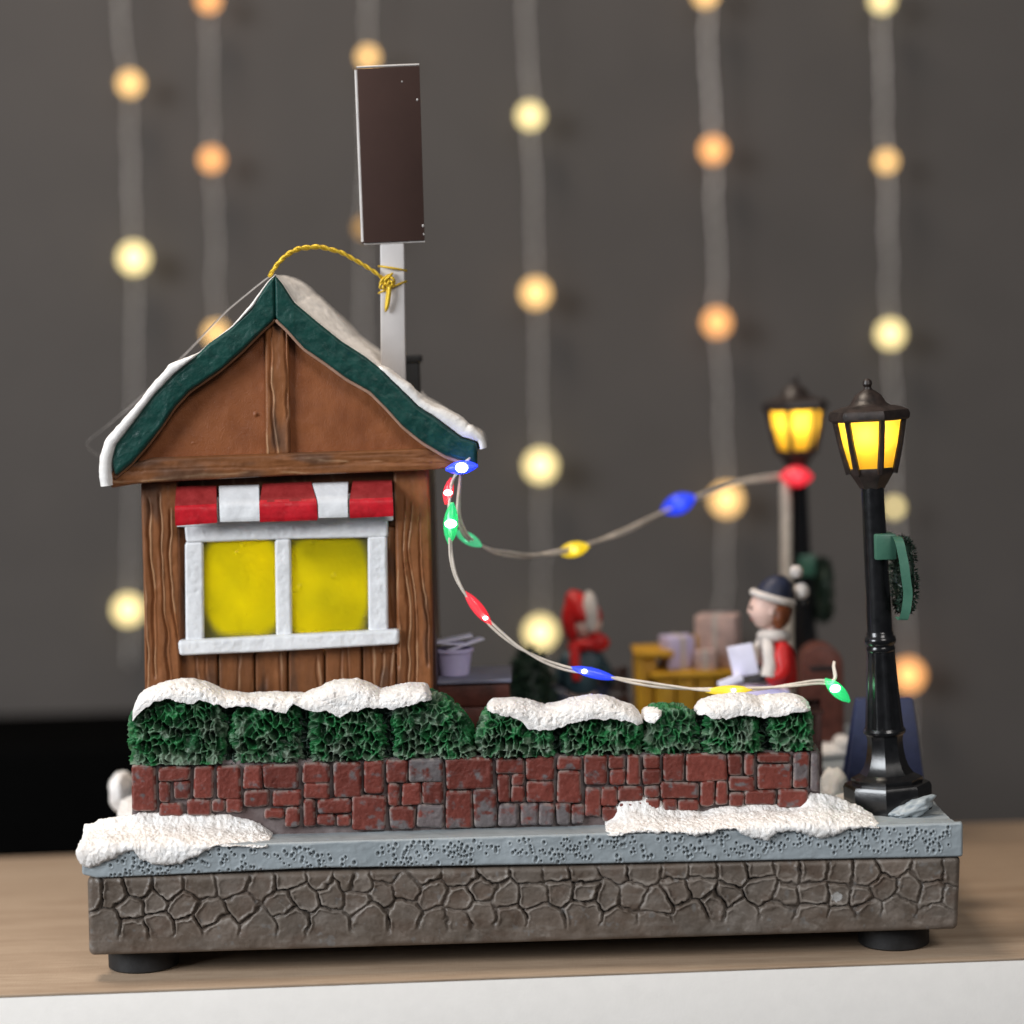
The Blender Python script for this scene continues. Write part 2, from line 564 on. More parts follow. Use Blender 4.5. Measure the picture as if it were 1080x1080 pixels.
t = MB()
xr = P(560, 850, 1150)[0]
zt_ = P(60, 787, 1150)[2]
t.box(-1900, xr, 1150, 1500, -700, zt_, 14, seg=3)
tag(t.build('black_box', m_blackbox, None, (-700, 1300, -700)), 'long matt black box standing low behind the left end of the table', 'box')

# ------------------------------------------------------------------ display base
base = thing('village_base', 'cobbled grey village base with snowy kerb on black feet', 'display base', (0, 320, 28))
BX0, BX1 = -460.0, 463.0
ST = []
for (ox, oy, k, pts) in (
    (60, 890, 3.375, [(125,175),(200,180),(285,150),(390,150),(510,150),(625,150),(730,150),(830,130),(940,120),(1050,130),(350,210),(265,235),(445,225),(545,260),(660,225),(800,210),(880,190),(980,180),(180,290),(270,300),(370,285),(460,310),(575,300),(720,275),(830,275),(970,275)]),
    (370, 890, 3.273, [(30,130),(125,100),(250,105),(375,110),(495,100),(615,100),(715,95),(810,110),(915,100),(1010,100),(20,200),(110,170),(195,150),(285,175),(380,195),(450,160),(540,180),(630,180),(720,160),(810,155),(890,170),(980,170),(1060,200),(60,250),(190,240),(300,270),(370,265),(450,240),(560,260),(660,260),(810,240),(930,270),(1050,280)]),
    (690, 880, 3.273, [(90,120),(170,125),(270,130),(370,120),(460,130),(550,130),(650,130),(730,130),(830,110),(950,130),(1030,130),(85,190),(160,180),(250,220),(370,190),(440,220),(560,205),(640,215),(720,220),(800,180),(880,180),(960,210),(1020,220),(130,270),(210,240),(300,270),(430,250),(560,270),(650,275),(740,250),(840,250),(980,270)])):
    for (a, b) in pts:
        q = P(ox + a / k, oy + b / k, 0)
        ST.append((q[0], q[2]))
ST = np.array(ST)

LAST = {}
def stone_h(seeds):
    def f(X, Z):
        wx = X + 11 * (fbm(X * .045, Z * .045, 3.1, 5) - .5) + 4 * (fbm(X * .16, Z * .16, 1.1, 9, 2) - .5)
        wz = Z + 11 * (fbm(X * .045, Z * .045, 7.7, 6) - .5) + 4 * (fbm(X * .16, Z * .16, 5.1, 8, 2) - .5)
        d1 = np.full(X.shape, 1e9)
        d2 = np.full(X.shape, 1e9)
        for (sx, sz) in seeds:
            dd = np.hypot(wx - sx, (wz - sz) * 1.08)
            m = dd < d1
            d2 = np.where(m, d1, np.minimum(d2, dd))
            d1 = np.where(m, dd, d1)
        e = (d2 - d1) * .5
        LAST[X.shape] = e
        gate = sstep(40, 58, Z + 10 * (fbm(X * .03, 0, 0, 12) - .5)) * (.55 + .7 * sstep(.3, .6, fbm(X * .022, Z * .03, 2, 21)))
        groove = -4.4 * np.exp(-(e / (.75 + .8 * fbm(X * .03, Z * .03, 6, 39))) ** 2) * gate
        lip = 1.9 * np.exp(-((e - 2.9) / 1.2) ** 2) * gate * sstep(.3, .6, fbm(X * .05, Z * .05, 9, 37))
        und = 4.2 * (fbm(X * .022, Z * .03, .5, 31) - .5) + 1.2 * (fbm(X * .2, Z * .2, .5, 33) - .5)
        scr = -1.5 * np.maximum(0, fbm(X * .10 + Z * .12, Z * .012 - X * .02, .7, 44) - .63) / .2
        return groove + lip + und + scr
    return f

def stone_c(X, Z, d=None):
    n = fbm(X * .018, Z * .03, 4, 51)[..., None]
    c = np.array([.182, .140, .112]) * (1 - n) + np.array([.142, .124, .108]) * n
    k = sstep(.55, .75, fbm(X * .05, Z * .06, 8, 53))[..., None]
    c = c * (1 - .35 * k) + np.array([.105, .062, .042]) * .35 * k
    w = sstep(.58, .74, fbm(X * .05, Z * .16, 8, 58, 5))[..., None]
    c = c * (1 - .45 * w) + np.array([.24, .21, .185]) * .45 * w
    w = sstep(.72, .80, fbm(X * .11, Z * .11, 8, 57))[..., None]
    c = c * (1 - .5 * w) + np.array([.22, .22, .22]) * .5 * w
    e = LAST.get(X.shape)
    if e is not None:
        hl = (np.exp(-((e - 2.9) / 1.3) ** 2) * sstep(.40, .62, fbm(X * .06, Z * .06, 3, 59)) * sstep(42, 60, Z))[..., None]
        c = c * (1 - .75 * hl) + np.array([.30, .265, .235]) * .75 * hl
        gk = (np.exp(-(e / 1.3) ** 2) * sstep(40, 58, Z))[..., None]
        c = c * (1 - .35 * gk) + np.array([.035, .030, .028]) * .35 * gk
    drop = (np.hypot(X - P(883, 946, 0)[0], (Z - P(883, 946, 0)[2]) * 1.15) + 5 * (fbm(X * .2, Z * .2, 0, 3) - .5) < 5.5)[..., None]
    return np.where(drop, np.array([.5, .5, .5]), c)

def zz(px, py):
    return (px, py)
# pixel outline of the stone front
L0, L1 = (91, 925), (93, 1009)
R0, R1 = (1014, 903), (1011, 981)
st = MB()
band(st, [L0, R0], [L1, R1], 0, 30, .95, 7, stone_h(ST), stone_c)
zlo, zhi = 28.0, 110.0
st.box(BX0 + 3, BX1 - 3, 29, 638, zlo, zhi, 2, col=(.09, .08, .075))
# the sides and the back carry cobbles too
def side_rel(flip, length, xpos, seed):
    r2 = np.random.default_rng(seed)
    sd = [(a + r2.uniform(-9, 9), b + r2.uniform(-6, 6)) for i, b in enumerate((98, 76, 54)) for a in np.arange(-length / 2 - 20, length / 2 + 40, 40) + 20 * (i % 2)]
    n, k = int(length / 2), 42
    X, Z = np.meshgrid(np.linspace(-length / 2, length / 2, n), np.linspace(zlo, zhi, k), indexing='ij')
    return X, Z, stone_h(np.array(sd))(X, Z), stone_c(X + seed * 100, Z)
for sgn, xp, seed in ((-1, BX0 + 2.2, 3), (1, BX1 - 2.2, 4)):
    X, Z, h, c = side_rel(sgn, 604, xp, seed)
    st.grid(np.stack([xp + sgn * (h * .6 + 1.5), 334 + X, Z], -1), False, c)
X, Z, h, c = side_rel(1, 915, 0, 6)
st.grid(np.stack([X, 639 + h * .6 + 1.5, Z], -1), False, c)
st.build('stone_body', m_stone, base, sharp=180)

# pitted kerb slab
NP = 470
pit = []
r3 = np.random.default_rng(5)
while len(pit) < NP:
    x, z = r3.uniform(-440, 456), r3.uniform(115, 141.5)
    if all((x - a) ** 2 + (z - b) ** 2 > 8 for a, b, _ in pit):
        if fbm(np.array([x * .03]), np.array([z * .05]), np.array([2.]), 77)[0] > .36:
            pit.append((x, z, r3.uniform(.75, 1.4)))
def curb_h(X, Z):
    h = 2.2 * (fbm(X * .03, Z * .06, 0, 61) - .5) + 1.0 * (fbm(X * .12, Z * .12, 0, 62) - .5)
    xs = X[:, 0]
    for (a, b, r_) in pit:
        i0, i1 = np.searchsorted(xs, a - 7), np.searchsorted(xs, a + 7)
        if i1 > i0:
            dd = np.hypot(X[i0:i1] - a, (Z[i0:i1] - b) * .8)
            h[i0:i1] += -5.0 * np.exp(-(dd / r_) ** 2) + .6 * np.exp(-((dd - 2 * r_) / 1.0) ** 2)
    return h
cu = MB()
ctop = lambda x: 867.6 + (1016 - x) * math.tan(ROLL)
cbot = lambda x: np.interp(x, [80, 93, 180, 330, 600, 1016], [919, 927, 923, 916, 912, 904])
cx = np.linspace(86, 1016, 60)
band(cu, [(x, ctop(x)) for x in cx], [(x, cbot(x)) for x in cx], -3, 5, .72, 3, curb_h, (1, 1, 1))
cu.box(BX0 - 2, BX1 + 1, 18, 644, 107, 139.5, 3)
# uneven poured top
X, Y = np.meshgrid(np.linspace(BX0 - 1, BX1, 460), np.r_[.6, 1.5, np.linspace(3, 643, 330)], indexing='ij')
ZE = P(600, ctop(600), -3)[2] + .12
kf = sstep(6, 34, Y)
Z = ZE * (1 - kf) + kf * (142.6 + 2.0 * fbm(X * .02, Y * .02, 0, 71)) + 1.2 * (fbm(X * .11, Y * .11, 0, 73) - .5) * sstep(6, 20, Y)
cu.grid(np.stack([X, Y, Z], -1), False)
cu.build('kerb_slab', m_curb, base, sharp=180)
for (px, Yc) in ((152, 62), (943, 62), (152, 585), (943, 585)):
    f = MB()
    cxx = P(px, 1015, 62)[0]
    f.lathe([(36, 0), (38.5, 2), (38.5, 24), (37, 29)], (cxx, Yc, 0), 40)
    f.build('foot', m_rubber, base)

# snow drapes on the kerb
def interp(pts):
    p = np.array(pts, float)
    return lambda x: np.interp(x, p[:, 0], p[:, 1])

def drape(name, x0, x1, back, low, thick, Ywall=52, seed=0):
    n = int((x1 - x0) / .9)
    px = np.linspace(x0, x1, n)
    m = 90
    G = np.zeros((n, m, 3))
    for i, x in enumerate(px):
        zb = P(x, back(x), 46)[2]
        zl = P(x, low(x), -4)[2]
        th = thick(x)
        X = P(x, low(x), -4)[0]
        zl += 3.2 * (2 * float(fbm(x * .12, 0, seed, 87, 3)) - 1)
        e = min(1, (x - x0) / 9, (x1 - x) / 9)
        e = math.sqrt(max(0, 1 - (1 - e) ** 2))
        ze = 144 + th * e
        zl = ze - max(3, (ze - zl)) * max(e, .15)
        K = np.array([(Ywall, 138), (Ywall, max(zb, 144)), (Ywall - 4, max(zb + 1.5, ze) ), (Ywall - 13, (max(zb, ze) + 2 * ze) / 3), (22, ze + 1), (7, ze), (-2 - 4 * e, ze - 3.5), (-3 - 6 * e, (ze + zl) / 2), (-3 - 5 * e, zl + 2), (-2, zl), (6, zl + 1)])
        dd = np.r_[0, np.cumsum(np.linalg.norm(np.diff(K, axis=0), axis=1))]
        tt = np.linspace(0, dd[-1], m)
        y, z = np.interp(tt, dd, K[:, 0]), np.interp(tt, dd, K[:, 1])
        for _ in range(6):
            y[1:-1] = (y[:-2] + 2 * y[1:-1] + y[2:]) / 4
            z[1:-1] = (z[:-2] + 2 * z[1:-1] + z[2:]) / 4
        G[i, :, 0], G[i, :, 1], G[i, :, 2] = X, y, z
    N = gnormals(G)
    if N[n // 2, m // 2, 2] < 0:
        N = -N
    w = 4.2 * (fbm(G[..., 0] * .07, G[..., 1] * .07, G[..., 2] * .07, 81 + seed) - .5) + 3.0 * (fbm(G[..., 0] * .22, G[..., 1] * .22, G[..., 2] * .22, 83 + seed, 3) - .5) + 1.7 * vnoise(G[..., 0] * .55, G[..., 1] * .55, G[..., 2] * .55, 91)
    G = G + N * w[..., None]
    mb = MB()
    mb.grid(G, True, (1, 1, 1), True)
    return mb.build(name, m_snow, base, sharp=180)

drape('snow_patch', 81, 282,
      interp([(81, 872), (100, 866), (135, 860), (145, 857), (200, 860), (235, 861), (262, 868), (282, 880)]),
      interp([(81, 914), (94, 916), (112, 906), (135, 898), (141, 897), (148, 907), (167, 912), (193, 911), (212, 901), (226, 891), (251, 886), (270, 883), (282, 880)]),
      interp([(81, 6), (110, 9), (190, 8), (240, 3), (282, 0)]), seed=1)
drape('snow_patch', 640, 928,
      interp([(640, 868), (650, 858), (656, 848), (664, 841), (685, 839), (698, 844), (706, 851), (744, 858), (774, 851), (812, 847), (839, 853), (850, 846), (863, 838), (880, 838), (905, 848), (928, 860)]),
      interp([(640, 872), (670, 873), (709, 878), (738, 880), (753, 878), (765, 873), (780, 876), (792, 884), (810, 885), (824, 878), (845, 879), (866, 884), (887, 879), (904, 873), (928, 868)]),
      interp([(640, 1), (670, 5), (740, 4), (800, 8), (870, 9), (900, 6), (928, 1)]), seed=4)
for (px, py, Y, rx, ry, rz) in ((893, 842, 120, 24, 30, 12), (880, 818, 190, 16, 22, 26), (130, 822, 330, 17, 30, 26), (150, 845, 230, 26, 60, 12)):
    q = P(px, py, Y)
    hp = MB()
    hp.ball((q[0], Y, 143), (rx, ry, max(8, q[2] - 143 + rz * .4)), 40, 28, .35, .6, int(px))
    hp.build('snow_heap', m_snow, base, sharp=180)
ch = MB()
for (px, py, w, hh, a) in ((962, 853, 26, 9, 6), (950, 857, 12, 4, -8)):
    q = P(px, py, 50)
    ch.ball((q[0], 50, q[2]), (w, 12, hh), 36, 22, .5, .5, 5, Matrix.Rotation(R(-a - 14), 4, 'Y'))
ch.build('paint_flake', m_curb, base, sharp=180)

# ------------------------------------------------------------------ brick wall
BR = []
Z4 = [(78,120,180,310),(198,125,328,180),(200,190,245,275),(268,188,330,260),(200,282,300,335),(352,120,435,258),(322,268,425,330),(452,118,550,262),(432,268,485,315),(490,262,555,318),(570,118,645,215),(657,115,808,215),(575,228,680,292),(695,228,820,292),(660,308,740,345),(755,302,812,382),(832,108,940,188),(835,195,940,258),(835,265,880,380),(895,265,1040,322),(895,335,965,375),(975,335,1038,380),(965,108,1078,250)]
Z5 = [(100,98,185,235),(200,95,288,188),(302,92,440,182),(50,252,192,395),(205,198,252,290),(268,195,348,288),(362,190,445,282),(215,300,322,390),(335,290,448,385),(462,85,660,215),(462,228,572,388),(585,222,675,382),(685,85,795,150),(690,158,735,275),(750,158,800,200),(750,205,800,272),(812,80,932,178),(812,185,932,275),(690,288,772,378),(785,285,858,375),(870,288,930,372),(945,285,1000,372),(1010,288,1060,368),(950,80,1050,130),(950,140,1048,278)]
Z6 = [(65,68,152,182),(168,70,222,118),(168,125,225,185),(240,68,288,182),(305,68,372,118),(305,125,370,182),(390,65,468,168),(478,62,640,168),(70,200,128,312),(135,198,195,270),(205,195,302,250),(310,195,365,235),(378,180,522,235),(385,245,435,290),(445,248,528,290),(540,172,592,270),(602,172,645,262),(652,62,705,145),(715,62,752,145),(655,155,755,208),(770,58,900,95),(770,105,905,202),(655,220,712,272),(722,210,840,265),(855,208,975,275),(920,58,975,195),(985,58,1015,210),(140,280,200,330),(205,258,300,310),(310,245,370,300)]
for (ox, oy, k, l) in ((120, 780, 4.154, Z4), (360, 780, 4.154, Z5), (600, 780, 3.857, Z6)):
    for (a, b, c, d) in l:
        BR.append((ox + a / k - 1.1, oy + b / k - .9, ox + c / k + .9, oy + d / k + 1.0))
WYF = 42.5
def brick_h(X, Z):
    return 2.0 * (fbm(X * .08, Z * .08, 0, 101) - .5) + 1.2 * (fbm(X * .3, Z * .3, 0, 103) - .5)
def brick_c_factory(worn, seed):
    tone = np.random.default_rng(seed).uniform(.72, 1.18)
    def f(X, Z, d):
        c = np.broadcast_to(np.array([.185, .044, .032]) * tone, X.shape + (3,)).copy()
        lowz = 1 - sstep(143, 168, Z)
        n = fbm(X * .11, Z * .13, seed * .37, 111, 6)
        k = .85 * sstep(.50, .72, n + .22 * lowz * (X > -250) + worn - .09)[..., None]
        c = c * (1 - k) + np.array([.15, .15, .155]) * k
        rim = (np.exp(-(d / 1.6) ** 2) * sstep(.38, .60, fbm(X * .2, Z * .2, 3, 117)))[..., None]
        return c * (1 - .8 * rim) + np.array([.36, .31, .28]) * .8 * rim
    return f
bw = MB()
wtop = lambda x: np.interp(x, [137, 860], [804, 791])
wbot = lambda x: np.interp(x, [137, 866], [890, 868])
def mortar_c(X, Z, d):
    n = fbm(X * .06, Z * .06, 0, 121)[..., None]
    return np.array([.075, .038, .034]) * (1 - n) + np.array([.25, .22, .22]) * n
band(bw, [(139, wtop(139)), (865, wtop(865))], [(139, wbot(139)), (865, wbot(865))], 49.6, 90, 2.2, 2, lambda X, Z: 1.2 * (fbm(X * .1, Z * .1, 0, 5) - .5), mortar_c)
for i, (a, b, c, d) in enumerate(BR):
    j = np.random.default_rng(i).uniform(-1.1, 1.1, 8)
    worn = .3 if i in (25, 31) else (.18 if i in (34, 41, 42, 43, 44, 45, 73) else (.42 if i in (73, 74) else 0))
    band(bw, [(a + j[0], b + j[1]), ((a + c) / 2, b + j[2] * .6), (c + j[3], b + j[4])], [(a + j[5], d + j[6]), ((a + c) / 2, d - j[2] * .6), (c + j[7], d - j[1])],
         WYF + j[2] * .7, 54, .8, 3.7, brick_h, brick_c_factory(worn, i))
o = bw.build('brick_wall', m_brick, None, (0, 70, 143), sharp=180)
tag(o, 'low red brick garden wall along the front kerb under the hedges', 'wall')

# ------------------------------------------------------------------ hedges
def leaf_disp(seed):
    def f(G):
        x, y, z = G[..., 0], G[..., 1], G[..., 2]
        wx = x + 9 * (fbm(x * .13, y * .13, z * .13, seed + 3, 3) - .5)
        wz = z + 9 * (fbm(x * .13, y * .13, z * .13, seed + 4, 3) - .5)
        f1, f2 = worley(wx / 7.4, y / 8.5, wz / 10.5, seed)
        e = f2 - f1
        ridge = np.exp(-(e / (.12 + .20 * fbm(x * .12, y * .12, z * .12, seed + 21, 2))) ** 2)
        e2a, e2b = worley(wx / 3.6, y / 4, wz / 5.0, seed + 2)
        r2 = np.exp(-((e2b - e2a) / .2) ** 2)
        coarse = fbm(x * .06, y * .06, z * .06, seed + 7)
        rough = sstep(.3, .55, fbm(x * .045, y * .045, z * .06, seed + 19))
        d = -7.5 + (10.0 * ridge + 1.2 * r2) * (.45 + .55 * rough) + 6 * (coarse - .5)
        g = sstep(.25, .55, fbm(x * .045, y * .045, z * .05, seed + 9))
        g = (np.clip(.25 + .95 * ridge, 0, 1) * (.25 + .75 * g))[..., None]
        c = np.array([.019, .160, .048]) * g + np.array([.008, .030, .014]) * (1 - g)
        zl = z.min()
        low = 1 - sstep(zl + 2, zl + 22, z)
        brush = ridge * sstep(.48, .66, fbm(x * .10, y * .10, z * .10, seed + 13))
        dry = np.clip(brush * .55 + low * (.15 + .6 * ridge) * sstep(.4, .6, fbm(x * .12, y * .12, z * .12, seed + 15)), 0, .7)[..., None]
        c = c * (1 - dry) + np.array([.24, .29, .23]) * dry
        return d, c
    return f

def snow_disp(seed):
    def f(G):
        x, y, z = G[..., 0], G[..., 1], G[..., 2]
        d = 4.0 * (fbm(x * .06, y * .06, z * .06, seed) - .5) + 2.2 * (fbm(x * .3, y * .3, z * .3, seed + 2, 3) - .5) - 1.4 * sstep(.76, .84, vnoise(x * .3, y * .3, z * .3, seed + 5))
        return d, np.ones(G.shape)
    return f

hbot = lambda x: np.interp(x, [135, 500, 860], [808, 800, 792])
hedges = [
    ('long green hedge on the brick wall below the house window, thick snow on top', (135, 500),
     [(134, 238), (241, 319), (324, 407), (412, 500)],
     [(135, 752), (150, 742), (175, 733), (205, 735), (240, 742), (275, 744), (320, 744), (350, 742), (400, 742), (440, 736), (455, 734), (470, 739), (485, 750), (500, 768)],
     [[(137, 455), [(137, 764), (155, 745), (174, 737), (201, 742), (210, 739), (239, 746), (258, 745), (277, 748), (301, 752), (309, 744), (326, 751), (344, 751), (358, 757), (370, 751), (386, 748), (414, 748), (435, 742), (455, 739)],
       [(137, 745), (142, 737), (150, 731), (165, 725), (180, 721), (200, 720), (215, 725), (230, 732), (260, 737), (300, 735), (318, 736), (335, 728), (350, 722), (375, 720), (390, 726), (400, 732), (415, 728), (430, 725), (448, 727), (455, 734)]]]),
    ('middle green hedge on the brick wall with one long white snow cap', (501, 680),
     [(501, 586), (590, 682)],
     [(501, 770), (515, 752), (540, 752), (560, 760), (590, 758), (620, 750), (650, 751), (672, 757), (682, 768)],
     [[(513, 679), [(513, 750), (531, 755), (547, 759), (558, 770), (584, 770), (601, 763), (620, 758), (644, 760), (660, 761), (673, 764), (679, 763)],
       [(513, 746), (520, 742), (540, 740), (560, 743), (575, 748), (588, 746), (600, 742), (625, 738), (640, 739), (655, 744), (668, 748), (679, 756)]]]),
    ('short green hedge at the right end of the brick wall, bare left bush', (679, 861),
     [(679, 738), (742, 806), (810, 861)],
     [(679, 756), (690, 750), (710, 748), (730, 749), (745, 751), (770, 749), (800, 750), (840, 747), (852, 746), (861, 756)],
     [[(679, 699), [(679, 762), (690, 764), (699, 754)], [(679, 753), (690, 750), (699, 750)]],
      [(735, 858), [(735, 754), (750, 756), (766, 759), (782, 756), (803, 757), (823, 756), (833, 752), (853, 750), (858, 750)],
       [(735, 750), (745, 743), (757, 739), (775, 735), (790, 736), (803, 740), (815, 737), (830, 736), (845, 738), (853, 742), (858, 747)]]]),
]
for hi, (lab, xr_, bushes, tops, caps) in enumerate(hedges):
    q = P(sum(xr_) / 2, hbot(sum(xr_) / 2), 70)
    h = thing('hedge', lab, 'hedge', (q[0], 70, q[2]), 'hedges on the brick wall')
    tf = interp(tops)
    for bi, (a, b) in enumerate(bushes):
        mb = MB()
        bl = np.random.default_rng(hi * 10 + bi).uniform(-2, 3)
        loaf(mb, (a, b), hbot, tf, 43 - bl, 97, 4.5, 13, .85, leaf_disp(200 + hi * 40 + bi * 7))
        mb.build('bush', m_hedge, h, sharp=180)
    mb = MB()
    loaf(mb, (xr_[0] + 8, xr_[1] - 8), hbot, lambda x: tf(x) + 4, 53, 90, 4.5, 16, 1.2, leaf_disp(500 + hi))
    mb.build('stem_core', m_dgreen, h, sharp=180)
    for ci, (xx, lo, up) in enumerate(caps):
        mb = MB()
        loaf(mb, xx, interp(lo), interp(up), 38.5, 100, 2.6, 9 if xx[1] - xx[0] > 40 else 5, .85, snow_disp(300 + hi * 20 + ci), rag=2.6)
        mb.build('snow_cap', m_snow, h, sharp=180)

# ------------------------------------------------------------------ house
WY = 128                        # front wall plane
house = thing('house', 'brown timber snack house with green gable roof and lit yellow window', 'house', (P(305, 800, 260)[0], 260, 143))
def carve(X, Z, seed):
    """carved wavy grain lines: groove and the raised lip beside it"""
    w = X + 22 * (fbm(X * .03, Z * .009, seed, seed + 1, 3) - .5) + 2.5 * (fbm(X * .1, Z * .05, seed, seed + 4, 2) - .5)
    per = 12.0
    i = np.floor(w / per)
    dd = w - (i + .25 + .5 * _hash(i, i * 0, i * 0, seed)) * per
    on = sstep(.36, .46, vnoise(i * 7.3, Z * .011, seed * 1.3, seed + 6))
    return np.exp(-(dd / 1.15) ** 2) * on, np.exp(-((dd - 2.3) / 1.0) ** 2) * on
def grain(seed, amp=1.0):
    def f(X, Z):
        gr, lip = carve(X, Z, seed)
        return amp * (2.6 * (fbm(X * .07, Z * .012, seed, seed + 5, 3) - .5) - 3.2 * gr + 1.3 * lip + .9 * (fbm(X * .25, Z * .10, 1, seed) - .5))
    return f
def brown(seed, k=1.0, dark=0.0):
    def f(X, Z, d):
        n = fbm(X * .10, Z * .015, seed, seed + 8, 3)[..., None]
        c = np.array([.215, .082, .030]) * n * 1.5 + np.array([.15, .058, .022]) * (1 - n)
        gr, lip = carve(X, Z, seed)
        hl = (lip * sstep(.42, .58, fbm(X * .05, Z * .03, seed, seed + 11, 2)))[..., None]
        c = c * (1 - .75 * hl) + np.array([.50, .30, .17]) * .75 * hl
        blk = sstep(.60, .78, fbm(X * .06, Z * .014, seed, seed + 14, 3))[..., None]
        c = c * (1 - .55 * blk) + np.array([.05, .04, .035]) * .55 * blk
        return c * k
    return f
wall_ = MB()
xl, xrr = P(151, 600, WY)[0], P(457, 600, WY)[0]
ztopw = P(300, 480, WY)[2]
for (a_, b_, y0_, y1_) in ((xl + 2, xrr - 1, WY + 62, 312), (xl + 2, xl + 12, WY + 8, WY + 64), (xrr - 11, xrr - 1, WY + 8, WY + 64)):
    wall_.box(a_, b_, y0_, y1_, 143, ztopw, 1.5, col=(.06, .024, .018))
wall_.box(xl + 12, xrr - 11, WY + 13.6, WY + 17, 143, P(300, 684, WY)[2], .6, col=(.05, .02, .015))
seps = [189, 230, 268.5, 303.5, 342.5, 382, 419]
for i in range(6):
    a, b = seps[i] + .8, seps[i + 1] - .8
    band(wall_, [(a - .3, 676), (a, 700), (a + .6, 800)], [(b - .3, 676), (b, 700), (b + .6, 800)], WY + 3, WY + 14, 1.1, 2.6, grain(130 + i * 9, .55), brown(130 + i * 9, .85))
for (a_, b_) in ((187, 203), (399, 420)):
    band(wall_, [(a_, 556), (a_ + 1, 690)], [(b_, 556), (b_ + 1, 690)], WY + 3, WY + 14, 1.2, 2, grain(171, .5), brown(171, .85))
# top strip in shade behind the awning
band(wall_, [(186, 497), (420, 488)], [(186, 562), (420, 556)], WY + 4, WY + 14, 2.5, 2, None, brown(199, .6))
wall_.build('plank_wall', m_brown, house, sharp=180)
for i, (A, B) in enumerate(((((148, 508), (151, 620), (153, 760)), ((188, 506), (190, 620), (191, 760))), (((415, 494), (418, 620), (419, 760)), ((452, 490), (456, 620), (457, 760))))):
    cp = MB()
    band(cp, A, B, WY - 5, WY + 14, .95, 3.5, grain(160 + i * 13, 1.0), brown(160 + i * 13, 1.05))
    cp.build('corner_post', m_brown, house, sharp=180)

# window
win = MB()
wob = lambda seed: (lambda X, Z: 2.2 * (fbm(X * .07, Z * .07, seed, seed) - .5) + 1.0 * (fbm(X * .22, Z * .22, seed, seed + 1) - .5))
FY = WY - 7
band(win, [(194, 554), (300, 550), (409, 547)], [(196, 573), (300, 569), (409, 567)], FY, WY + 6, 1, 3, wob(1), sm=0)
band(win, [(194.5, 572), (195.5, 680)], [(214, 571), (215, 678)], FY + .6, WY + 6, 1, 3, wob(2))
band(win, [(289.5, 569), (291, 674)], [(306.5, 568), (308, 674)], FY + .8, WY + 6, 1, 3, wob(3))
band(win, [(387.5, 566), (388.5, 672)], [(408, 565), (409.5, 670)], FY + .4, WY + 6, 1, 3, wob(4))
wf = win.build('window', m_white, house, sharp=180)
sill = MB()
band(sill, [(187, 676), (300, 670), (421, 664)], [(189, 692), (300, 687), (421, 680)], FY - 8, WY + 8, 1, 3.5, wob(5))
sill.build('sill', m_white, wf, sharp=180)

def pane_mat():
    """painted translucent plastic, lit by the bulbs inside the house"""
    m = bpy.data.materials.new('yellow_lit_pane')
    m.use_nodes = True
    nt = m.node_tree
    L = nt.links.new
    b = nt.nodes['Principled BSDF']
    at = nt.nodes.new('ShaderNodeAttribute')
    at.attribute_name = 'Col'
    L(at.outputs['Color'], b.inputs['Base Color'])
    b.inputs['Roughness'].default_value = .25
    b.inputs['Coat Weight'].default_value = .3
    tr = nt.nodes.new('ShaderNodeBsdfTranslucent')
    L(at.outputs['Color'], tr.inputs['Color'])
    mx = nt.nodes.new('ShaderNodeMixShader')
    mx.inputs[0].default_value = .5
    L(b.outputs[0], mx.inputs[1])
    L(tr.outputs[0], mx.inputs[2])
    L(mx.outputs[0], nt.nodes['Material Output'].inputs[0])
    return m
m_pane = pane_mat()
def pane_c(cx_, cz_, hw, hh, seed):
    def f(X, Z, d):
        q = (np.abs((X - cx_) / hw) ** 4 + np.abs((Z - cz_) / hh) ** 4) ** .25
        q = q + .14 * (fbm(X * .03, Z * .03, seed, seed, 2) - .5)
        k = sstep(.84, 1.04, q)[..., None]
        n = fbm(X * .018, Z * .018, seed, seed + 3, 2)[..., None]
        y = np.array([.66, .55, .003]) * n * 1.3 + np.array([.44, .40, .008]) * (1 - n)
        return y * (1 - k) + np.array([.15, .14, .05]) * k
    return f
for i, (a, b, c, d, ox, oz) in enumerate(((211, 567, 294, 680, 3, 6), (303, 564, 392, 678, -2, 2))):
    pm = MB()
    ctr = P((a + b * 0 + c) / 2, (b + d) / 2, WY)
    band(pm, [(a, b), (c, b - 2)], [(a, d), (c, d - 2)], WY - 1, WY + 5, 1.1, 1, lambda X, Z: 2.4 * (fbm(X * .03, Z * .03, 0, 15, 2) - .5) + .5 * (fbm(X * .2, Z * .2, 0, 16) - .5) + .9 * sstep(.90, .96, vnoise(X * .13, Z * .13, 2, 18)),
         pane_c(ctr[0] + ox, ctr[2] + oz, (c - a) / 2 * 1.08, (d - b) / 2 * 1.06, 20 + i * 7))
    pm.build('pane', m_pane, wf, sharp=180)

m_house_led = glow('house_bulb', (1, .95, .62), 2500)
for (a_, b_) in ((250, 612), (350, 636)):
    lb = MB()
    lb.ball(P(a_, b_, WY + 40), (6, 6, 6))
    lb.build('bulb', m_house_led, house, sharp=180)

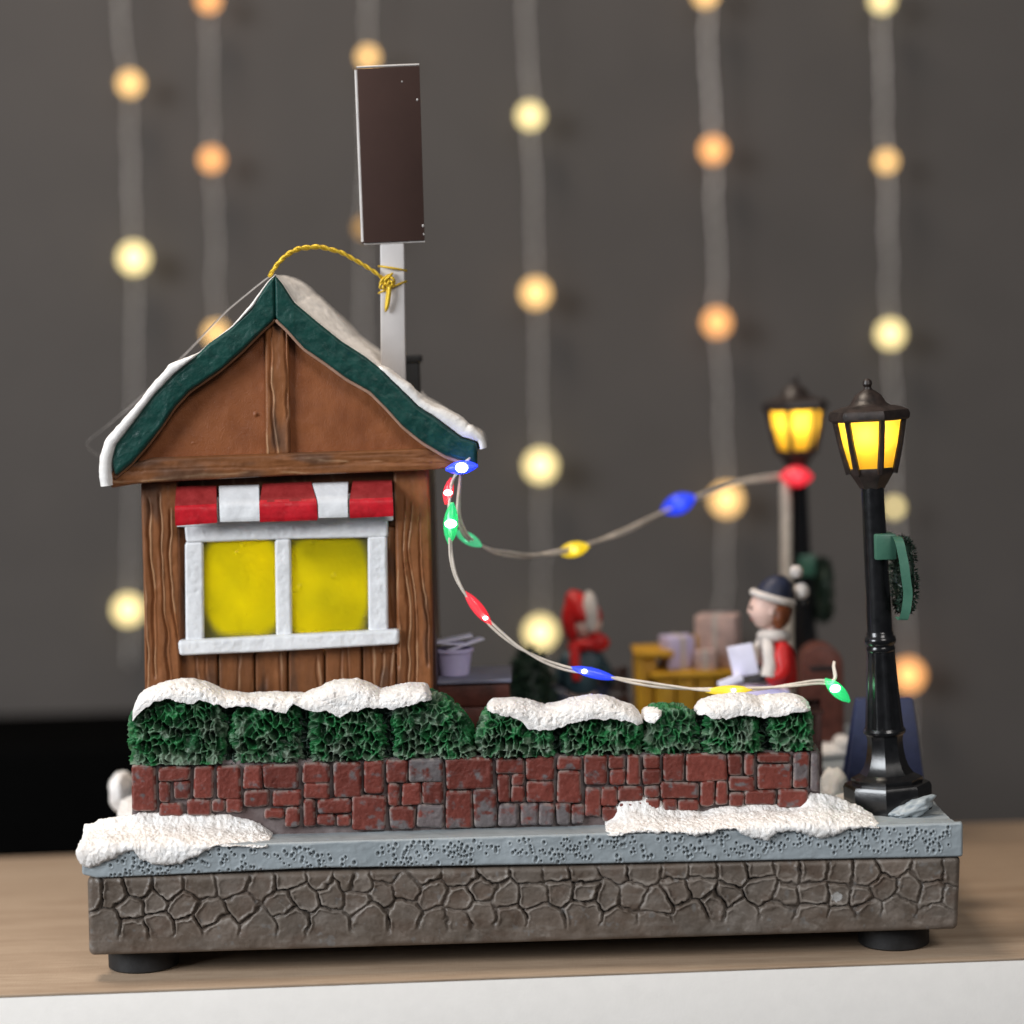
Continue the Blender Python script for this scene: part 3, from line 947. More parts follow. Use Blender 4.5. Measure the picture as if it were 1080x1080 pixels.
# awning stripes
m0 = MB()
m0.box(P(186, 520, WY)[0], P(414, 520, WY)[0], WY - 8, WY + 6, P(300, 552, WY)[2], P(300, 522, WY)[2], 1)
aw = m0.build('awning', m_white, house)
def stripe(tx0, ty0, tx1, ty1, bx0, bx1, fy, by0, by1, m1, m2, nm):
    mb = MB()
    # sloping upper sheet then hanging valance: section in y-z swept across
    n, k = 24, 26
    G = np.zeros((n, k, 3))
    for i in range(n):
        s_ = i / (n - 1)
        ptop = P(tx0 + (tx1 - tx0) * s_, ty0 + (ty1 - ty0) * s_, WY - 6)
        fx = bx0 + (bx1 - bx0) * s_
        pf = P(fx, fy + (ty1 - ty0) * s_, WY - 30)
        pb = P(fx, by0 + (by1 - by0) * s_, WY - 31)
        K = np.array([(WY + 4, ptop[2] - 3), (WY - 6, ptop[2]), (WY - 27, pf[2] + 2), (WY - 31, pf[2] - 2), (WY - 31, pb[2] + 1), (WY - 29, pb[2]), (WY - 26, pb[2] + 1), (WY - 25, pf[2] - 4)])
        dd = np.r_[0, np.cumsum(np.linalg.norm(np.diff(K, axis=0), axis=1))]
        tt = np.linspace(0, dd[-1], k)
        G[i, :, 1], G[i, :, 2] = np.interp(tt, dd, K[:, 0]), np.interp(tt, dd, K[:, 1])
        u = np.clip((WY - 6 - G[i, :, 1]) / 25, 0, 1)
        G[i, :, 0] = ptop[0] * (1 - u) + pb[0] * u
    G[..., 1] -= 2.5 * (fbm(G[..., 0] * .08, G[..., 2] * .08, 0, 9) - .5)
    mb.grid(G, True, (1, 1, 1), True)
    o = mb.build(nm, m1, aw, sharp=50)
    if m2 is not None:
        o.data.materials.append(m2)
        me = o.data
        for p_ in me.polygons:
            c_ = p_.center
            if c_[1] * S / S > ((WY - 27.5) - house['_o'][1]) * S:
                p_.material_index = 1
    return o
stripe(186, 513, 228, 512, 185, 229, 534, 555, 552, m_red, m_redslope, 'stripe')
stripe(231, 512, 273, 511, 232, 274, 531, 551, 550, m_white, None, 'stripe')
stripe(277, 510, 328, 508, 274, 335, 530, 551, 549, m_red, m_redslope, 'stripe')
stripe(329, 509, 367, 508, 336, 367, 528, 547, 546, m_white, None, 'stripe')
stripe(372, 507, 413, 506, 369, 415, 527, 547, 545, m_red, m_redslope, 'stripe')

# gable
BY = 92
outL = [(290, 290), (283, 297), (275, 309), (265, 325), (245, 345), (220, 362), (207, 375), (185, 393), (162, 416), (147, 436), (132, 456), (121, 470), (117, 487)]
inL = [(290, 336), (277, 348), (255, 370), (232, 390), (200, 412), (185, 428), (170, 450), (157, 467), (138, 489), (121, 503)]
outR = [(289, 289), (298, 300), (310, 319), (335, 340), (360, 360), (385, 376), (400, 388), (422, 410), (440, 428), (460, 441), (475, 453), (487, 462), (504, 466)]
inR = [(290, 336), (302, 347), (320, 367), (342, 382), (365, 399), (390, 413), (407, 430), (425, 450), (445, 466), (470, 481), (503, 491)]
gp = MB()
gx = np.linspace(122, 478, 120)
lowr = interp(sorted([(x, y - 6) for x, y in inL] + [(x, y - 6) for x, y in inR]))
band(gp, [(x, lowr(x)) for x in gx], [(x, np.interp(x, [120, 480], [505, 492])) for x in gx], WY - 14, WY + 20, 1.8, 2,
     lambda X, Z: 3 * (fbm(X * .02, Z * .02, 0, 401) - .5) + .8 * (fbm(X * .10, Z * .05, 0, 402) - .5) + 3.0 * sstep(.90, .95, vnoise(X * .10, Z * .10, 3.3, 77)))
gable = gp.build('gable', m_gable, house, sharp=180)
tb = MB()
band(tb, [(117, 497), (135, 490), (160, 483), (300, 478), (450, 473), (478, 485), (485, 488)], [(116, 515), (140, 511), (160, 509), (300, 502), (450, 496), (470, 494), (485, 491)], WY - 26, WY + 12, 1.2, 3,
     lambda X, Z: 3 * (fbm(X * .012, Z * .12, 0, 411) - .5) + 1.4 * (fbm(X * .12, Z * .14, 0, 412) - .5) - 1.2 * np.exp(-((fbm(X * .006, Z * .11, 1, 415) - .5) / .03) ** 2), lambda X, Z, d: brown(411, 1.05)(Z, X, d))
tb.build('tie_beam', m_brown, gable, sharp=180)
kp = MB()
band(kp, [(279, 340), (280, 481)], [(304, 342), (306, 479)], WY - 22, WY, 1.0, 3, grain(420, .9), brown(420, 1.15))
kp.build('king_post', m_brown, gable, sharp=180)

# roof: shell behind the barge boards, boards and snow are its sub-parts
def roof_curve(n):
    l = smooth_poly(outL[::-1], n, 3)
    r_ = smooth_poly(outR, n, 3)
    return np.concatenate([l, r_[1:]])
n = 90
rc = roof_curve(n)
RC = np.array([P(a, b, BY) for a, b in rc])[:, (0, 2)]
tan = np.gradient(RC, axis=0)
nor = np.stack([-tan[:, 1], tan[:, 0]], -1)
nor /= np.linalg.norm(nor, axis=1)[:, None]
RN = nor.copy()
for _ in range(10):
    RN[1:-1] = (RN[:-2] + RN[1:-1] + RN[2:]) / 3
shell = MB()
ys = np.array([BY + 12, 160, 250, 330])
G = np.zeros((len(RC) * 2, len(ys), 3))
for j, y in enumerate(ys):
    G[:len(RC), j, 0], G[:len(RC), j, 2] = RC[:, 0], RC[:, 1] - 1.2
    inner = RC - RN * np.minimum(26, 26)
    G[len(RC):, j, 0], G[len(RC):, j, 2] = inner[::-1, 0], inner[::-1, 1]
    G[:, j, 1] = y
shell.grid(np.transpose(G, (1, 0, 2)), True, (1, 1, 1), True)
roof = shell.build('roof', m_green, house, sharp=45)
bb = MB()
gw = lambda X, Z: 3.0 * (fbm(X * .04, Z * .04, 0, 431) - .5) + 1.4 * (fbm(X * .15, Z * .15, 0, 433) - .5)
band(bb, outL, inL, BY, BY + 30, 1.2, 5, gw, sm=3)
bb.build('barge_board', m_green, roof, sharp=180)
bb = MB()
band(bb, outR, inR, BY - .8, BY + 30, 1.2, 5, gw, sm=3)
bb.build('barge_board', m_green, roof, sharp=180)

bd = MB()  # thin paint edges as tubes; arch highlight put into the pale right one
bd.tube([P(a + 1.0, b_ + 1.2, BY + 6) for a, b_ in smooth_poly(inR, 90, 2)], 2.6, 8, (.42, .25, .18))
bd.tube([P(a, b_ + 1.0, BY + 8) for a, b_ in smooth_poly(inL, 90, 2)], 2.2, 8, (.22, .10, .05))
bd.build('paint_edge_highlight', m_brown, roof, sharp=180)

def roof_snow(side):
    mb = MB()
    nn, ny = 260, 110
    if side == 'L':
        pts = [(118, 512), (116.5, 500), (117, 487)] + [p for p in outL[::-1][1:]]
        fr = interp([(117, 13), (121, 12), (147, 10), (165, 9), (185, 11), (200, 5), (210, 1), (222, .3), (250, 2), (265, 3.5), (279, 2), (290, 1)])
        rr = interp([(117, 13), (150, 14), (200, 8), (225, 2), (265, 3), (290, 5)])
    else:
        pts = outR + [(506, 474)]
        fr = interp([(289, .3), (300, .8), (330, .3), (397, .5), (405, 6), (425, 10), (450, 11), (472, 15), (495, 16), (506, 8)])
        rr = interp([(289, 3), (300, 10), (312, 15), (330, 14), (360, 8), (400, 6), (440, 5), (480, 7), (506, 4)])
    q = smooth_poly(pts, nn, 3)
    C2 = np.array([P(a, b, BY) for a, b in q])[:, (0, 2)]
    tg = np.gradient(C2, axis=0)
    nr = np.stack([-tg[:, 1], tg[:, 0]], -1)
    nr /= np.linalg.norm(nr, axis=1)[:, None]
    for _ in range(14):
        nr[1:-1] = (nr[:-2] + nr[1:-1] + nr[2:]) / 3
    yy = np.r_[BY + 30, np.linspace(BY - 4, 334, ny), 334]
    Gs = np.zeros((nn, len(yy), 3))
    xs_ = q[:, 0]
    for j, y in enumerate(yy):
        k = float(sstep(BY + 30, BY + 110, y))
        th = fr(xs_) * (1 - k) + rr(xs_) * k
        th = th * (1 + .5 * (fbm(xs_ * .04, np.full(nn, y * .04), 0, 441) - .5))
        edge_ = min(1, max(0, (y - (BY - 4)) / 7)) if j else 0
        edge_ = math.sqrt(max(0, 1 - (1 - edge_) ** 2))
        th2 = th * (.15 + .85 * edge_) if j else -2 + 0 * th
        if j == len(yy) - 1:
            th2 = -2 + 0 * th
        p2 = C2 + nr * th2[:, None]
        w2 = 1.6 * (fbm(p2[:, 0] * .2, np.full(nn, y * .2), p2[:, 1] * .2, 443, 3) - .5) * np.clip(th / 4, 0, 1)
        p2 = p2 + nr * w2[:, None]
        thin = sstep(1.2, 4, th)
        Gs[:, j, 0], Gs[:, j, 2] = p2[:, 0], p2[:, 1]
        Gs[:, j, 1] = y + (1 - thin) * (8 if y < BY + 8 else 0)
    mb.grid(Gs, False, (1, 1, 1))
    mb.build('snow_cover', m_snow_fine, roof, sharp=180)
roof_snow('L')
roof_snow('R')
chm = MB()
q0, q1 = P(412, 376, 240), P(442, 376, 240)
chm.box(q0[0], q1[0], 225, 262, P(420, 440, 240)[2], q0[2], 2.5)
chm.box(q0[0] - 3, q1[0] + 3, 222, 265, q0[2] - 8, q0[2] + 1, 2)
chm.build('chimney', m_rubber, roof)

# ------------------------------------------------------------------ sign
SY = 150
sign = thing('sign', 'blank dark brown sign panel on a white post rising from the roof', 'sign', P(414, 392, SY))
pn = MB()
b = bmesh.new()
fr_ = [P(377, 72.5, SY - 9), P(442.5, 69.5, SY - 9), P(448, 253.5, SY - 9), P(384, 256.5, SY - 9)]
bkk = [p + np.array([-4, 16, 1]) for p in fr_]
vs = [b.verts.new(p) for p in fr_ + bkk]
for f in ((0, 1, 2, 3), (7, 6, 5, 4), (0, 4, 5, 1), (1, 5, 6, 2), (2, 6, 7, 3), (3, 7, 4, 0)):
    b.faces.new([vs[i] for i in f])
bmesh.ops.recalc_face_normals(b, faces=b.faces[:])
bmesh.ops.bevel(b, geom=b.edges[:], offset=.8, segments=2, affect='EDGES', profile=.5)
pn.bm(b)
pan = pn.build('panel', m_sign, sign)
ed = MB()
ed.tube([P(375.6, 74, SY - 6), P(379, 160, SY - 6), P(382.8, 255, SY - 6)], 2.0, 8)
ed.tube([P(376, 71, SY - 6), P(410, 69.3, SY - 6), P(442, 68, SY - 6)], 1.1, 8)
ed.tube([P(384, 257.4, SY - 6), P(415, 256, SY - 6), P(448, 254.6, SY - 6)], 1.0, 8)
ed.build('edge_trim', m_card, pan, sharp=60)
for (a_, b_, r_) in ((424, 86, .7), (440, 105, 1.0), (446, 238, 1.1), (447, 247, .8)):
    fl = MB()
    fl.ball(P(a_, b_, SY - 9.2), (r_, .5, r_ * 1.4), 10, 6, .4, .4, int(a_))
    fl.build('paint_fleck', m_card, pan, sharp=180)
ps = MB()
ps.prism([P(401, 250, SY)[[0, 2]], P(426.5, 250, SY)[[0, 2]], P(428.5, 420, SY)[[0, 2]], P(402, 420, SY)[[0, 2]]], 'y', SY - 6, SY + 8, 2.5)
ps.build('post', m_post, sign)

# gold cord tied round the post
cord = thing('gold_cord', 'gold cord knotted round the white sign post and looped over the roof peak', 'cord', P(407, 296, SY))
def spline(pts, n=60):
    pts = np.asarray(pts, float)
    d = np.r_[0, np.cumsum(np.linalg.norm(np.diff(pts, axis=0), axis=1))]
    t = np.linspace(0, d[-1], n)
    q = np.stack([np.interp(t, d, pts[:, k]) for k in range(3)], -1)
    for _ in range(max(2, n // 14)):
        q[1:-1] = (q[:-2] + 2 * q[1:-1] + q[2:]) / 4
    return q
cm = MB()
main = spline([P(284, 291, 118), P(287, 287, 112), P(293, 278, 112), (P(302, 269, 115)), P(315, 262, 120), P(337, 260, 126), P(360, 266, 132), P(383, 279, 137), P(397, 288, 139), P(404, 294, 140)], 120)
for k in range(2):
    ph = np.linspace(0, 46, 120) + k * np.pi
    off = np.stack([0 * ph, np.cos(ph), np.sin(ph)], -1) * 1.3
    cm.tube(main + off, np.interp(np.linspace(0, 1, 120), [0, .12, .5, 1], [1.9, 2.0, 1.7, 1.3]), 7)
for (yy0, dz) in ((283, 0), (303, 3)):
    loop = []
    for a in np.linspace(0, 2 * np.pi, 30):
        c0 = P(414, yy0 + dz * math.cos(a), SY)
        loop.append(c0 + np.array([15.5 * -math.cos(a), -10.5 * math.sin(a) + 1, 3 * math.cos(a) * (1 if dz == 0 else -1)]))
    cm.tube(loop, 1.2, 7)
cm.build('strand', m_gold, cord, sharp=180)
kn = MB()
for k in range(5):
    a = k * 1.25
    c0 = P(408 + 3 * math.cos(a), 297 + 4 * math.sin(a), SY - 11)
    lp = [c0 + np.array([5.2 * math.cos(s_), -2.0 * math.sin(2 * s_ + a), 4.8 * math.sin(s_ + .4 * k)]) for s_ in np.linspace(0, 6.28, 22)]
    kn.tube(lp, 1.5, 7)
kn.tube(spline([P(411, 300, SY - 11), P(410.5, 310, SY - 12), P(409, 320, SY - 11), P(406.5, 329, SY - 10)], 24), np.linspace(2.0, 2.5, 24) * np.r_[np.ones(20), .9, .7, .5, .25], 8)
kn.tube(spline([P(409, 300, SY - 11), P(408, 312, SY - 12), P(407, 322, SY - 11)], 24), 1.3, 8)
kn.build('knot', m_gold, cord, sharp=180)

# pale thread running from the roof peak down the left slope to the back eave
th = MB()
th.tube(spline([P(288, 289, 118), P(278, 296, 130), P(240, 327, 160), P(200, 369, 200), P(150, 418, 250), P(110, 452, 290), P(88, 468, 318), P(100, 480, 330), P(126, 486, 328)], 80), np.interp(np.linspace(0, 1, 80), [0, .5, .8, 1], [.8, .6, .25, .2]), 7)
tag(th.build('thread', m_thread, None, P(284, 292, 120), sharp=180), 'thin pale thread stretched from the roof peak down past the left snowy slope', 'thread')

# ------------------------------------------------------------------ street lamps
def glass_mat():
    m = bpy.data.materials.new('amber_glass')
    m.use_nodes = True
    nt = m.node_tree
    L = nt.links.new
    b = nt.nodes['Principled BSDF']
    b.inputs['Base Color'].default_value = (.85, .42, .012, 1)
    b.inputs['Roughness'].default_value = .2
    b.inputs['Emission Color'].default_value = (1, .50, .006, 1)
    b.inputs['Emission Strength'].default_value = .16
    tr = nt.nodes.new('ShaderNodeBsdfTranslucent')
    tr.inputs['Color'].default_value = (1, .66, .085, 1)
    mx = nt.nodes.new('ShaderNodeMixShader')
    mx.inputs[0].default_value = .6
    L(b.outputs[0], mx.inputs[1])
    L(tr.outputs[0], mx.inputs[2])
    L(mx.outputs[0], nt.nodes['Material Output'].inputs[0])
    return m
m_glass = glass_mat()
m_lampled = glow('lamp_chip', (1, .84, .5), 105)

def make_lamp(label, loc, tilt):
    L = thing('street_lamp', label, 'street lamp', loc, 'black street lamps on the base')
    def part(name, m, fn, parent=None, sharp=40):
        mb = MB()
        fn(mb)
        return mb.build(name, m, parent or L, sharp=sharp, local=True)
    e = np.pi / 8 + .2
    part('base', m_black, lambda mb: (mb.lathe([(47, -6), (48, 0), (48.5, 25), (46.5, 29), (38, 30.5)], n=8, rot=e),
                                      mb.lathe([(39, 29), (39.5, 34.5), (36, 36.5), (29.5, 39.5), (25, 46), (21.8, 55), (20, 66), (19.4, 76), (20.4, 83)], n=8, rot=e),
                                      mb.lathe([(20.5, 82), (23, 84.5), (23.4, 87), (22, 90), (19, 91)], n=40)), sharp=28)
    part('column', m_black, lambda mb: mb.lathe([(20.5 - 5.6 * (i / 20) ** .8, 89 + 88 * i / 20) for i in range(21)], n=64, flute=(9, .055)), sharp=60)
    part('collar', m_black, lambda mb: mb.lathe([(13.5, 174), (15.8, 175.5), (16.5, 178), (15.4, 180.5), (15, 182), (17, 184), (18.2, 187.5), (17, 191), (15, 193), (15.2, 195.5), (14.2, 197.5)], n=40), sharp=60)
    part('shaft', m_black, lambda mb: mb.lathe([(14.3, 195), (13.6, 240), (12.9, 300), (12.4, 357)], n=40), sharp=60)
    hx = np.pi / 6 + .22
    lant = part('lantern', m_cap, lambda mb: (mb.lathe([(12.6, 355), (14, 356), (17, 361), (22, 369), (25, 374), (24.5, 378), (20, 378)], n=6, rot=hx),
                                             [mb.tube([(24.8 * math.cos(hx + k * np.pi / 3), 24.8 * math.sin(hx + k * np.pi / 3), 372), (32.5 * math.cos(hx + k * np.pi / 3), 32.5 * math.sin(hx + k * np.pi / 3), 404), (38 * math.cos(hx + k * np.pi / 3), 38 * math.sin(hx + k * np.pi / 3), 434)], [3.6, 3.4, 3.4], 6) for k in range(6)]), sharp=35)
    part('cap', m_cap, lambda mb: (mb.lathe([(34, 431), (42, 430), (44.5, 432), (45, 437), (43, 441), (37, 443.5), (29, 446)], n=6, rot=hx),
                                   mb.lathe([(31, 443.5), (25, 446), (20, 449), (17.5, 453), (14.5, 458), (9, 462), (5, 464.5), (4, 467), (5.4, 470), (4.6, 474), (2, 476)], n=24)), lant, 32)
    part('glass', m_glass, lambda mb: mb.lathe([(23.0, 374), (30.8, 404), (36, 433)], n=6, rot=hx, cap=False), lant, 30)
    part('bulb', m_lampled, lambda mb: mb.ball((-4, -9, 419), (5, 5, 6)), lant, 180)
    L.rotation_euler = (0, tilt, 0)
    return L
q = P(937, 860, 95)
lamp1 = make_lamp('tall black street lamp with amber lantern at the front right corner, wreath on it', (q[0], 95, 143.5), R(-1.75))
def copy_tree(o, parent=None):
    c = o.copy()
    COL.objects.link(c)
    c.parent = parent
    for ch_ in list(o.children):
        copy_tree(ch_, c)
    return c
lamp2 = copy_tree(lamp1)
q2 = P(849, 700, 590)
lamp2.location = (q2[0] * S, 590 * S, 143.5 * S)
lamp2.rotation_euler = (0, R(-.9), R(25))
lamp2['label'] = 'blurred black street lamp with amber lantern at the back behind the seated woman'

# wreaths hung on the lamps by green tape
def make_wreath(label, loc):
    w = thing('wreath', label, 'wreath', loc, 'green wreaths on the street lamps')
    rg = np.random.default_rng(3)
    mb = MB()
    n_ = 60
    mb.tube([(0, 34 * math.cos(a), 34 * math.sin(a)) for a in np.linspace(0, 2 * np.pi, n_)], 6, 8)
    for _ in range(1300):
        a, b_ = rg.uniform(0, 6.283, 2)
        rr = 34 + 8 * math.cos(b_)
        c = np.array([8 * math.sin(b_), rr * math.cos(a), rr * math.sin(a)])
        out = np.array([math.sin(b_), math.cos(b_) * math.cos(a), math.cos(b_) * math.sin(a)]) + rg.normal(0, .6, 3)
        out /= np.linalg.norm(out)
        sd = np.cross(out, rg.normal(0, 1, 3))
        sd /= np.linalg.norm(sd)
        l_, wd = rg.uniform(3, 6.5), rg.uniform(.8, 1.5)
        mb.add([c - sd * wd, c + sd * wd, c + out * l_ * .6 + sd * wd * .8, c + out * l_], [(0, 1, 2), (0, 2, 3)])
    mb.build('needles', m_dgreen, w, local=True, sharp=180)
    tp = MB()
    # plate wrapped on the post side, then a ribbon down the wreath's side
    tp.box(-34, -11, -24, 17, 20, 48, 1.6)
    tp.build('clip', m_tape, w, local=True)
    rb = MB()
    cl = spline([(-14, -20, 46), (-11, -30, 46), (-10, -40, 40), (-6, -44, 14), (-3.5, -45, -12), (-5, -44, -34), (-8, -40, -46), (-10, -30, -42)], 70)
    wv = np.array([9.5, -2.5, 0])
    G_ = np.stack([cl - wv * .5, cl + wv * .5, cl + wv * .5 + np.array([0, 1.4, 0]), cl - wv * .5 + np.array([0, 1.4, 0])], 1)
    G_[..., 0] += 1.5 * (fbm(G_[..., 2] * .06, G_[..., 0] * .02, 0, 8) - .5)
    rb.grid(G_, True, (1, 1, 1), True)
    rb.build('ribbon', m_tape, w, local=True)
    return w
qw = P(953, 607, 95)
w1 = make_wreath('dark green wreath hung by green tape on the front street lamp', (qw[0], 95, qw[2]))
w2 = copy_tree(w1)
qw2 = P(868, 622, 590)
w2.location = (qw2[0] * S, 590 * S, qw2[2] * S)
w2.scale = (1, -1, 1)
w2['label'] = 'blurred dark green wreath hung on the back street lamp'

# ------------------------------------------------------------------ coloured string lights
def drop(mb, a, b_, r):
    a, b_ = np.array(a), np.array(b_)
    tt = np.linspace(0, 1, 24)
    pts = a[None] * (1 - tt)[:, None] + b_[None] * tt[:, None]
    mb.tube(pts, r * .66 * np.sin(np.pi * np.clip(tt, .03, .97)) ** .62 + .2, 14)

def twin(mb, pts, n, r, gap, tw):
    c = spline(pts, n)
    ph = np.linspace(0, tw, n)
    for k in (0, np.pi):
        mb.tube(c + np.stack([.5 * np.sin(ph + k), np.cos(ph + k), np.sin(ph + k)], -1) * gap, r, 7)
    return c
CR = {'red': (.95, .03, .06), 'blue': (.01, .07, 1), 'green': (.005, .62, .20), 'yellow': (.95, .72, .01), 'pale_green': (.10, .65, .32)}
m_led = {k: resin_glow(k + '_resin', v, .85) for k, v in CR.items()}
m_ledc = {k: glow(k + '_chip', tuple(.35 + .65 * c for c in v), 30) for k, v in CR.items()}

m_leds = {k: glow(k + '_soft_chip', tuple(.12 + .88 * c for c in v), 2.2) for k, v in CR.items()}
GY = 100
s1 = thing('string_light', 'coloured string light drooping from the roof corner along the hedge to the front lamp', 'string light', P(480, 500, GY), 'coloured string lights')
wm = MB()
twin(wm, [P(500, 478, 100), P(487, 492, 82), P(478, 503, 98), P(474, 520, 108), P(473, 545, 106), P(475, 570, GY), P(475, 585, GY), P(480, 608, GY), P(491, 628, GY), P(502, 641, GY), P(520, 661, GY), P(545, 682, GY), P(575, 698, GY), P(600, 706, GY), P(626, 710, GY), P(662, 718, GY), P(700, 724, GY), P(735, 727, GY), P(768, 728, GY), P(805, 726, GY), P(840, 722, GY), P(868, 718, GY), P(880, 722, GY), P(884, 712, GY), P(877, 705, GY + 4), P(880, 698, GY + 10)], 260, 1.55, 1.7, 22)
wm.build('wire', m_wire, s1, sharp=180)
def bulb(parent, colr, a, b_, r, chip=None, cr=2.5, soft=False):
    mb = MB()
    drop(mb, a, b_, r)
    o = mb.build('bulb', m_led[colr], parent, sharp=180)
    mb = MB()
    a, b_ = np.array(a), np.array(b_)
    c = a + (b_ - a) * (.5 if chip is None else chip)
    mb.ball(c - np.array([0, r * .35, 0]), (cr * 1.3, cr, cr))
    mb.build('chip', (m_leds if soft else m_ledc)[colr], o, sharp=180)
bulb(s1, 'blue', P(470, 495, 82), P(504, 491, 82), 11, .5, 5.5)
bulb(s1, 'red', P(476, 504, 108), P(470, 532, 108), 8, .55, 3.5)
bulb(s1, 'green', P(477, 530, 104), P(474, 574, 104), 12, .5, 5)
bulb(s1, 'red', P(490, 624, GY), P(518, 659, GY), 9.5, .78, 2.2)
bulb(s1, 'blue', P(602, 704, GY), P(650, 716, GY), 8.5, .3, 2.6)
bulb(s1, 'yellow', P(744, 729, GY), P(793, 727, GY), 8, .6, 2.2)
bulb(s1, 'green', P(870, 716, GY), P(896, 740, GY), 11, .4, 4.5)

s2 = thing('string_light', 'blurred coloured string light from the roof corner across to the back street lamp', 'string light', P(488, 565, 150), 'coloured string lights')
wm = MB()
path2 = [P(486, 500, 130), P(482, 545, 140), P(492, 568, 160), P(520, 582, 210), P(555, 587, 270), P(605, 580, 340), P(660, 560, 420), P(715, 532, 480), P(780, 508, 550), P(832, 501, 575)]
twin(wm, path2, 160, 1.9, 2.1, 18)
wm.tube(spline([P(832, 501, 575), P(828, 510, 572), P(829, 540, 572), P(829, 600, 572), P(830, 680, 572), P(832, 770, 572)], 50), 7.5, 10)
wm.build('wire', m_wire, s2, sharp=180)
bulb(s2, 'pale_green', P(480, 560, 170), P(508, 576, 175), 10, .5, 4, True)
bulb(s2, 'yellow', P(589, 583, 340), P(621, 576, 340), 14, .5, 5, True)
bulb(s2, 'blue', P(698, 539, 480), P(733, 524, 480), 20, .5, 6, True)
bulb(s2, 'red', P(823, 502, 560), P(857, 503, 560), 21, .5, 6, True)

# ------------------------------------------------------------------ curtain of warm fairy lights
LY = 2092
pale, amber, warm = (1, .80, .34), (1, .50, .16), (1, .66, .24)
m_fl = {'pale': glow('fairy_pale', (1, .80, .36), 2.6), 'amber': glow('fairy_amber', (1, .45, .15), 2.4), 'warm': glow('fairy_warm', (1, .60, .22), 2.5), 'dim': glow('fairy_dim', (1, .55, .17), 1.0)}
strands = [
    ('leftmost warm fairy light strand hanging on the grey wall', [(124, -40), (128, 40), (137, 88), (139, 180), (141, 272), (142, 400), (138, 520), (135, 643), (135, 700)],
     [(137, 88, 'warm', 9.5), (141, 272, 'pale', 12.5), (135, 643, 'pale', 12)]),
    ('warm fairy light strand whose lowest bulb sits behind the left roof slope', [(219, -40), (221, 60), (223, 168), (227, 260), (229, 350), (229, 500)],
     [(220, 0, 'amber', 9), (223, 168, 'amber', 9), (228, 352, 'warm', 9)]),
    ('warm fairy light strand hanging just behind the brown roof sign', [(386, -40), (387, 10), (388, 60), (386, 150), (383, 242), (382, 400)],
     [(388, 60, 'warm', 8), (384, 240, 'dim', 7)]),
    ('warm fairy light strand hanging between the sign and the back lamp, four bulbs', [(550, -40), (556, 30), (559, 122), (563, 220), (565, 309), (568, 400), (570, 491), (571, 580), (570, 665), (570, 760)],
     [(559, 122, 'pale', 10), (565, 309, 'warm', 11.5), (570, 491, 'pale', 13), (570, 667, 'pale', 13)]),
    ('warm fairy light strand hanging left of the back lamp', [(744, -40), (746, 30), (752, 158), (755, 250), (756, 340), (762, 430), (766, 527), (764, 610), (756, 690), (756, 760)],
     [(744, -6, 'warm', 9), (752, 158, 'amber', 10), (756, 340, 'amber', 11), (766, 527, 'warm', 13), (752, 676, 'dim', 12)]),
    ('rightmost warm fairy light strand passing behind the front lamp', [(928, -40), (930, 60), (935, 170), (937, 260), (939, 352), (942, 450), (943, 535), (952, 620), (958, 712), (960, 800)],
     [(930, 0, 'pale', 9), (935, 170, 'warm', 8), (939, 352, 'pale', 11), (943, 535, 'pale', 6), (958, 712, 'amber', 13)]),
]
for lab, path, bl in strands:
    f = thing('fairy_light_strand', lab, 'fairy lights', P(path[0][0], path[0][1], LY), 'curtain of warm fairy lights')
    mb = MB()
    pp = [P(a, b_, LY) for a, b_ in path]
    pp = [P(path[0][0] - 8, -600, LY)] + pp
    c = spline(pp, 220)
    c[:, 0] += 9 * (fbm(c[:, 2] * .016, path[0][0], 0, 601, 3) - .5) + 4 * (fbm(c[:, 2] * .06, path[0][0], 0, 603, 2) - .5)
    ph = np.linspace(0, 180, 220)
    for k in (0, np.pi):
        mb.tube(c + np.stack([np.cos(ph + k), np.sin(ph + k), 0 * ph], -1) * 1.8, np.interp(np.linspace(0, 1, 220), [0, .42, 1], ([2.0, 1.5, .7] if path[0][0] > 700 else [1.4, 1.0, .6])) * (.6 + .8 * fbm(np.linspace(0, 14, 220), path[0][0], 0, 605, 3)), 7)
    mb.build('wire', m_strand, f, sharp=180)
    for (bx, by, kk, rr) in bl:
        mb = MB()
        mb.ball(P(bx, by, LY - 8), (rr * 1.98, rr * 1.98, rr * 2.05), 24, 16)
        mb.build('bulb', m_fl[kk], f, sharp=180)

# ------------------------------------------------------------------ things behind the hedge (out of focus)
GZ = 144
# brown counter beside the house
cn = thing('counter', 'low dark brown plank counter with grey top against the house side', 'counter', (P(500, 760, 230)[0], 230, GZ))
mb = MB()
xa, xb = P(452, 720, 190)[0], P(537, 720, 190)[0]
ztc = P(500, 717, 190)[2]
for k in range(5):
    z0 = GZ + (ztc - GZ - 4) * k / 5
    mb.box(xa, xb, 190, 290, z0 + .8, GZ + (ztc - GZ - 4) * (k + 1) / 5 - .4, 1.6)
mb.box(xa + 2, xb - 2, 193, 288, GZ, ztc - 5, 1)
mb.build('plank_front', m_maroon, cn)
mb = MB()
mb.box(xa, xb + 3, 185, 296, ztc - 4, ztc + 1, 1.5)
mb.build('counter_top', m_counter, cn)
q = P(479, 707, 215)
bk = thing('bucket', 'lavender tapered bucket on the counter beside the house', 'bucket', (q[0], 225, ztc + 1))
mb = MB()
mb.lathe([(15, ztc + 1), (17, ztc + 2), (21, ztc + 28), (23, ztc + 29), (23, ztc + 33), (20, ztc + 33), (15.5, ztc + 5)], (q[0], 225, 0), 28)
mb.build('bucket_body', m_lav, bk)
mb = MB()
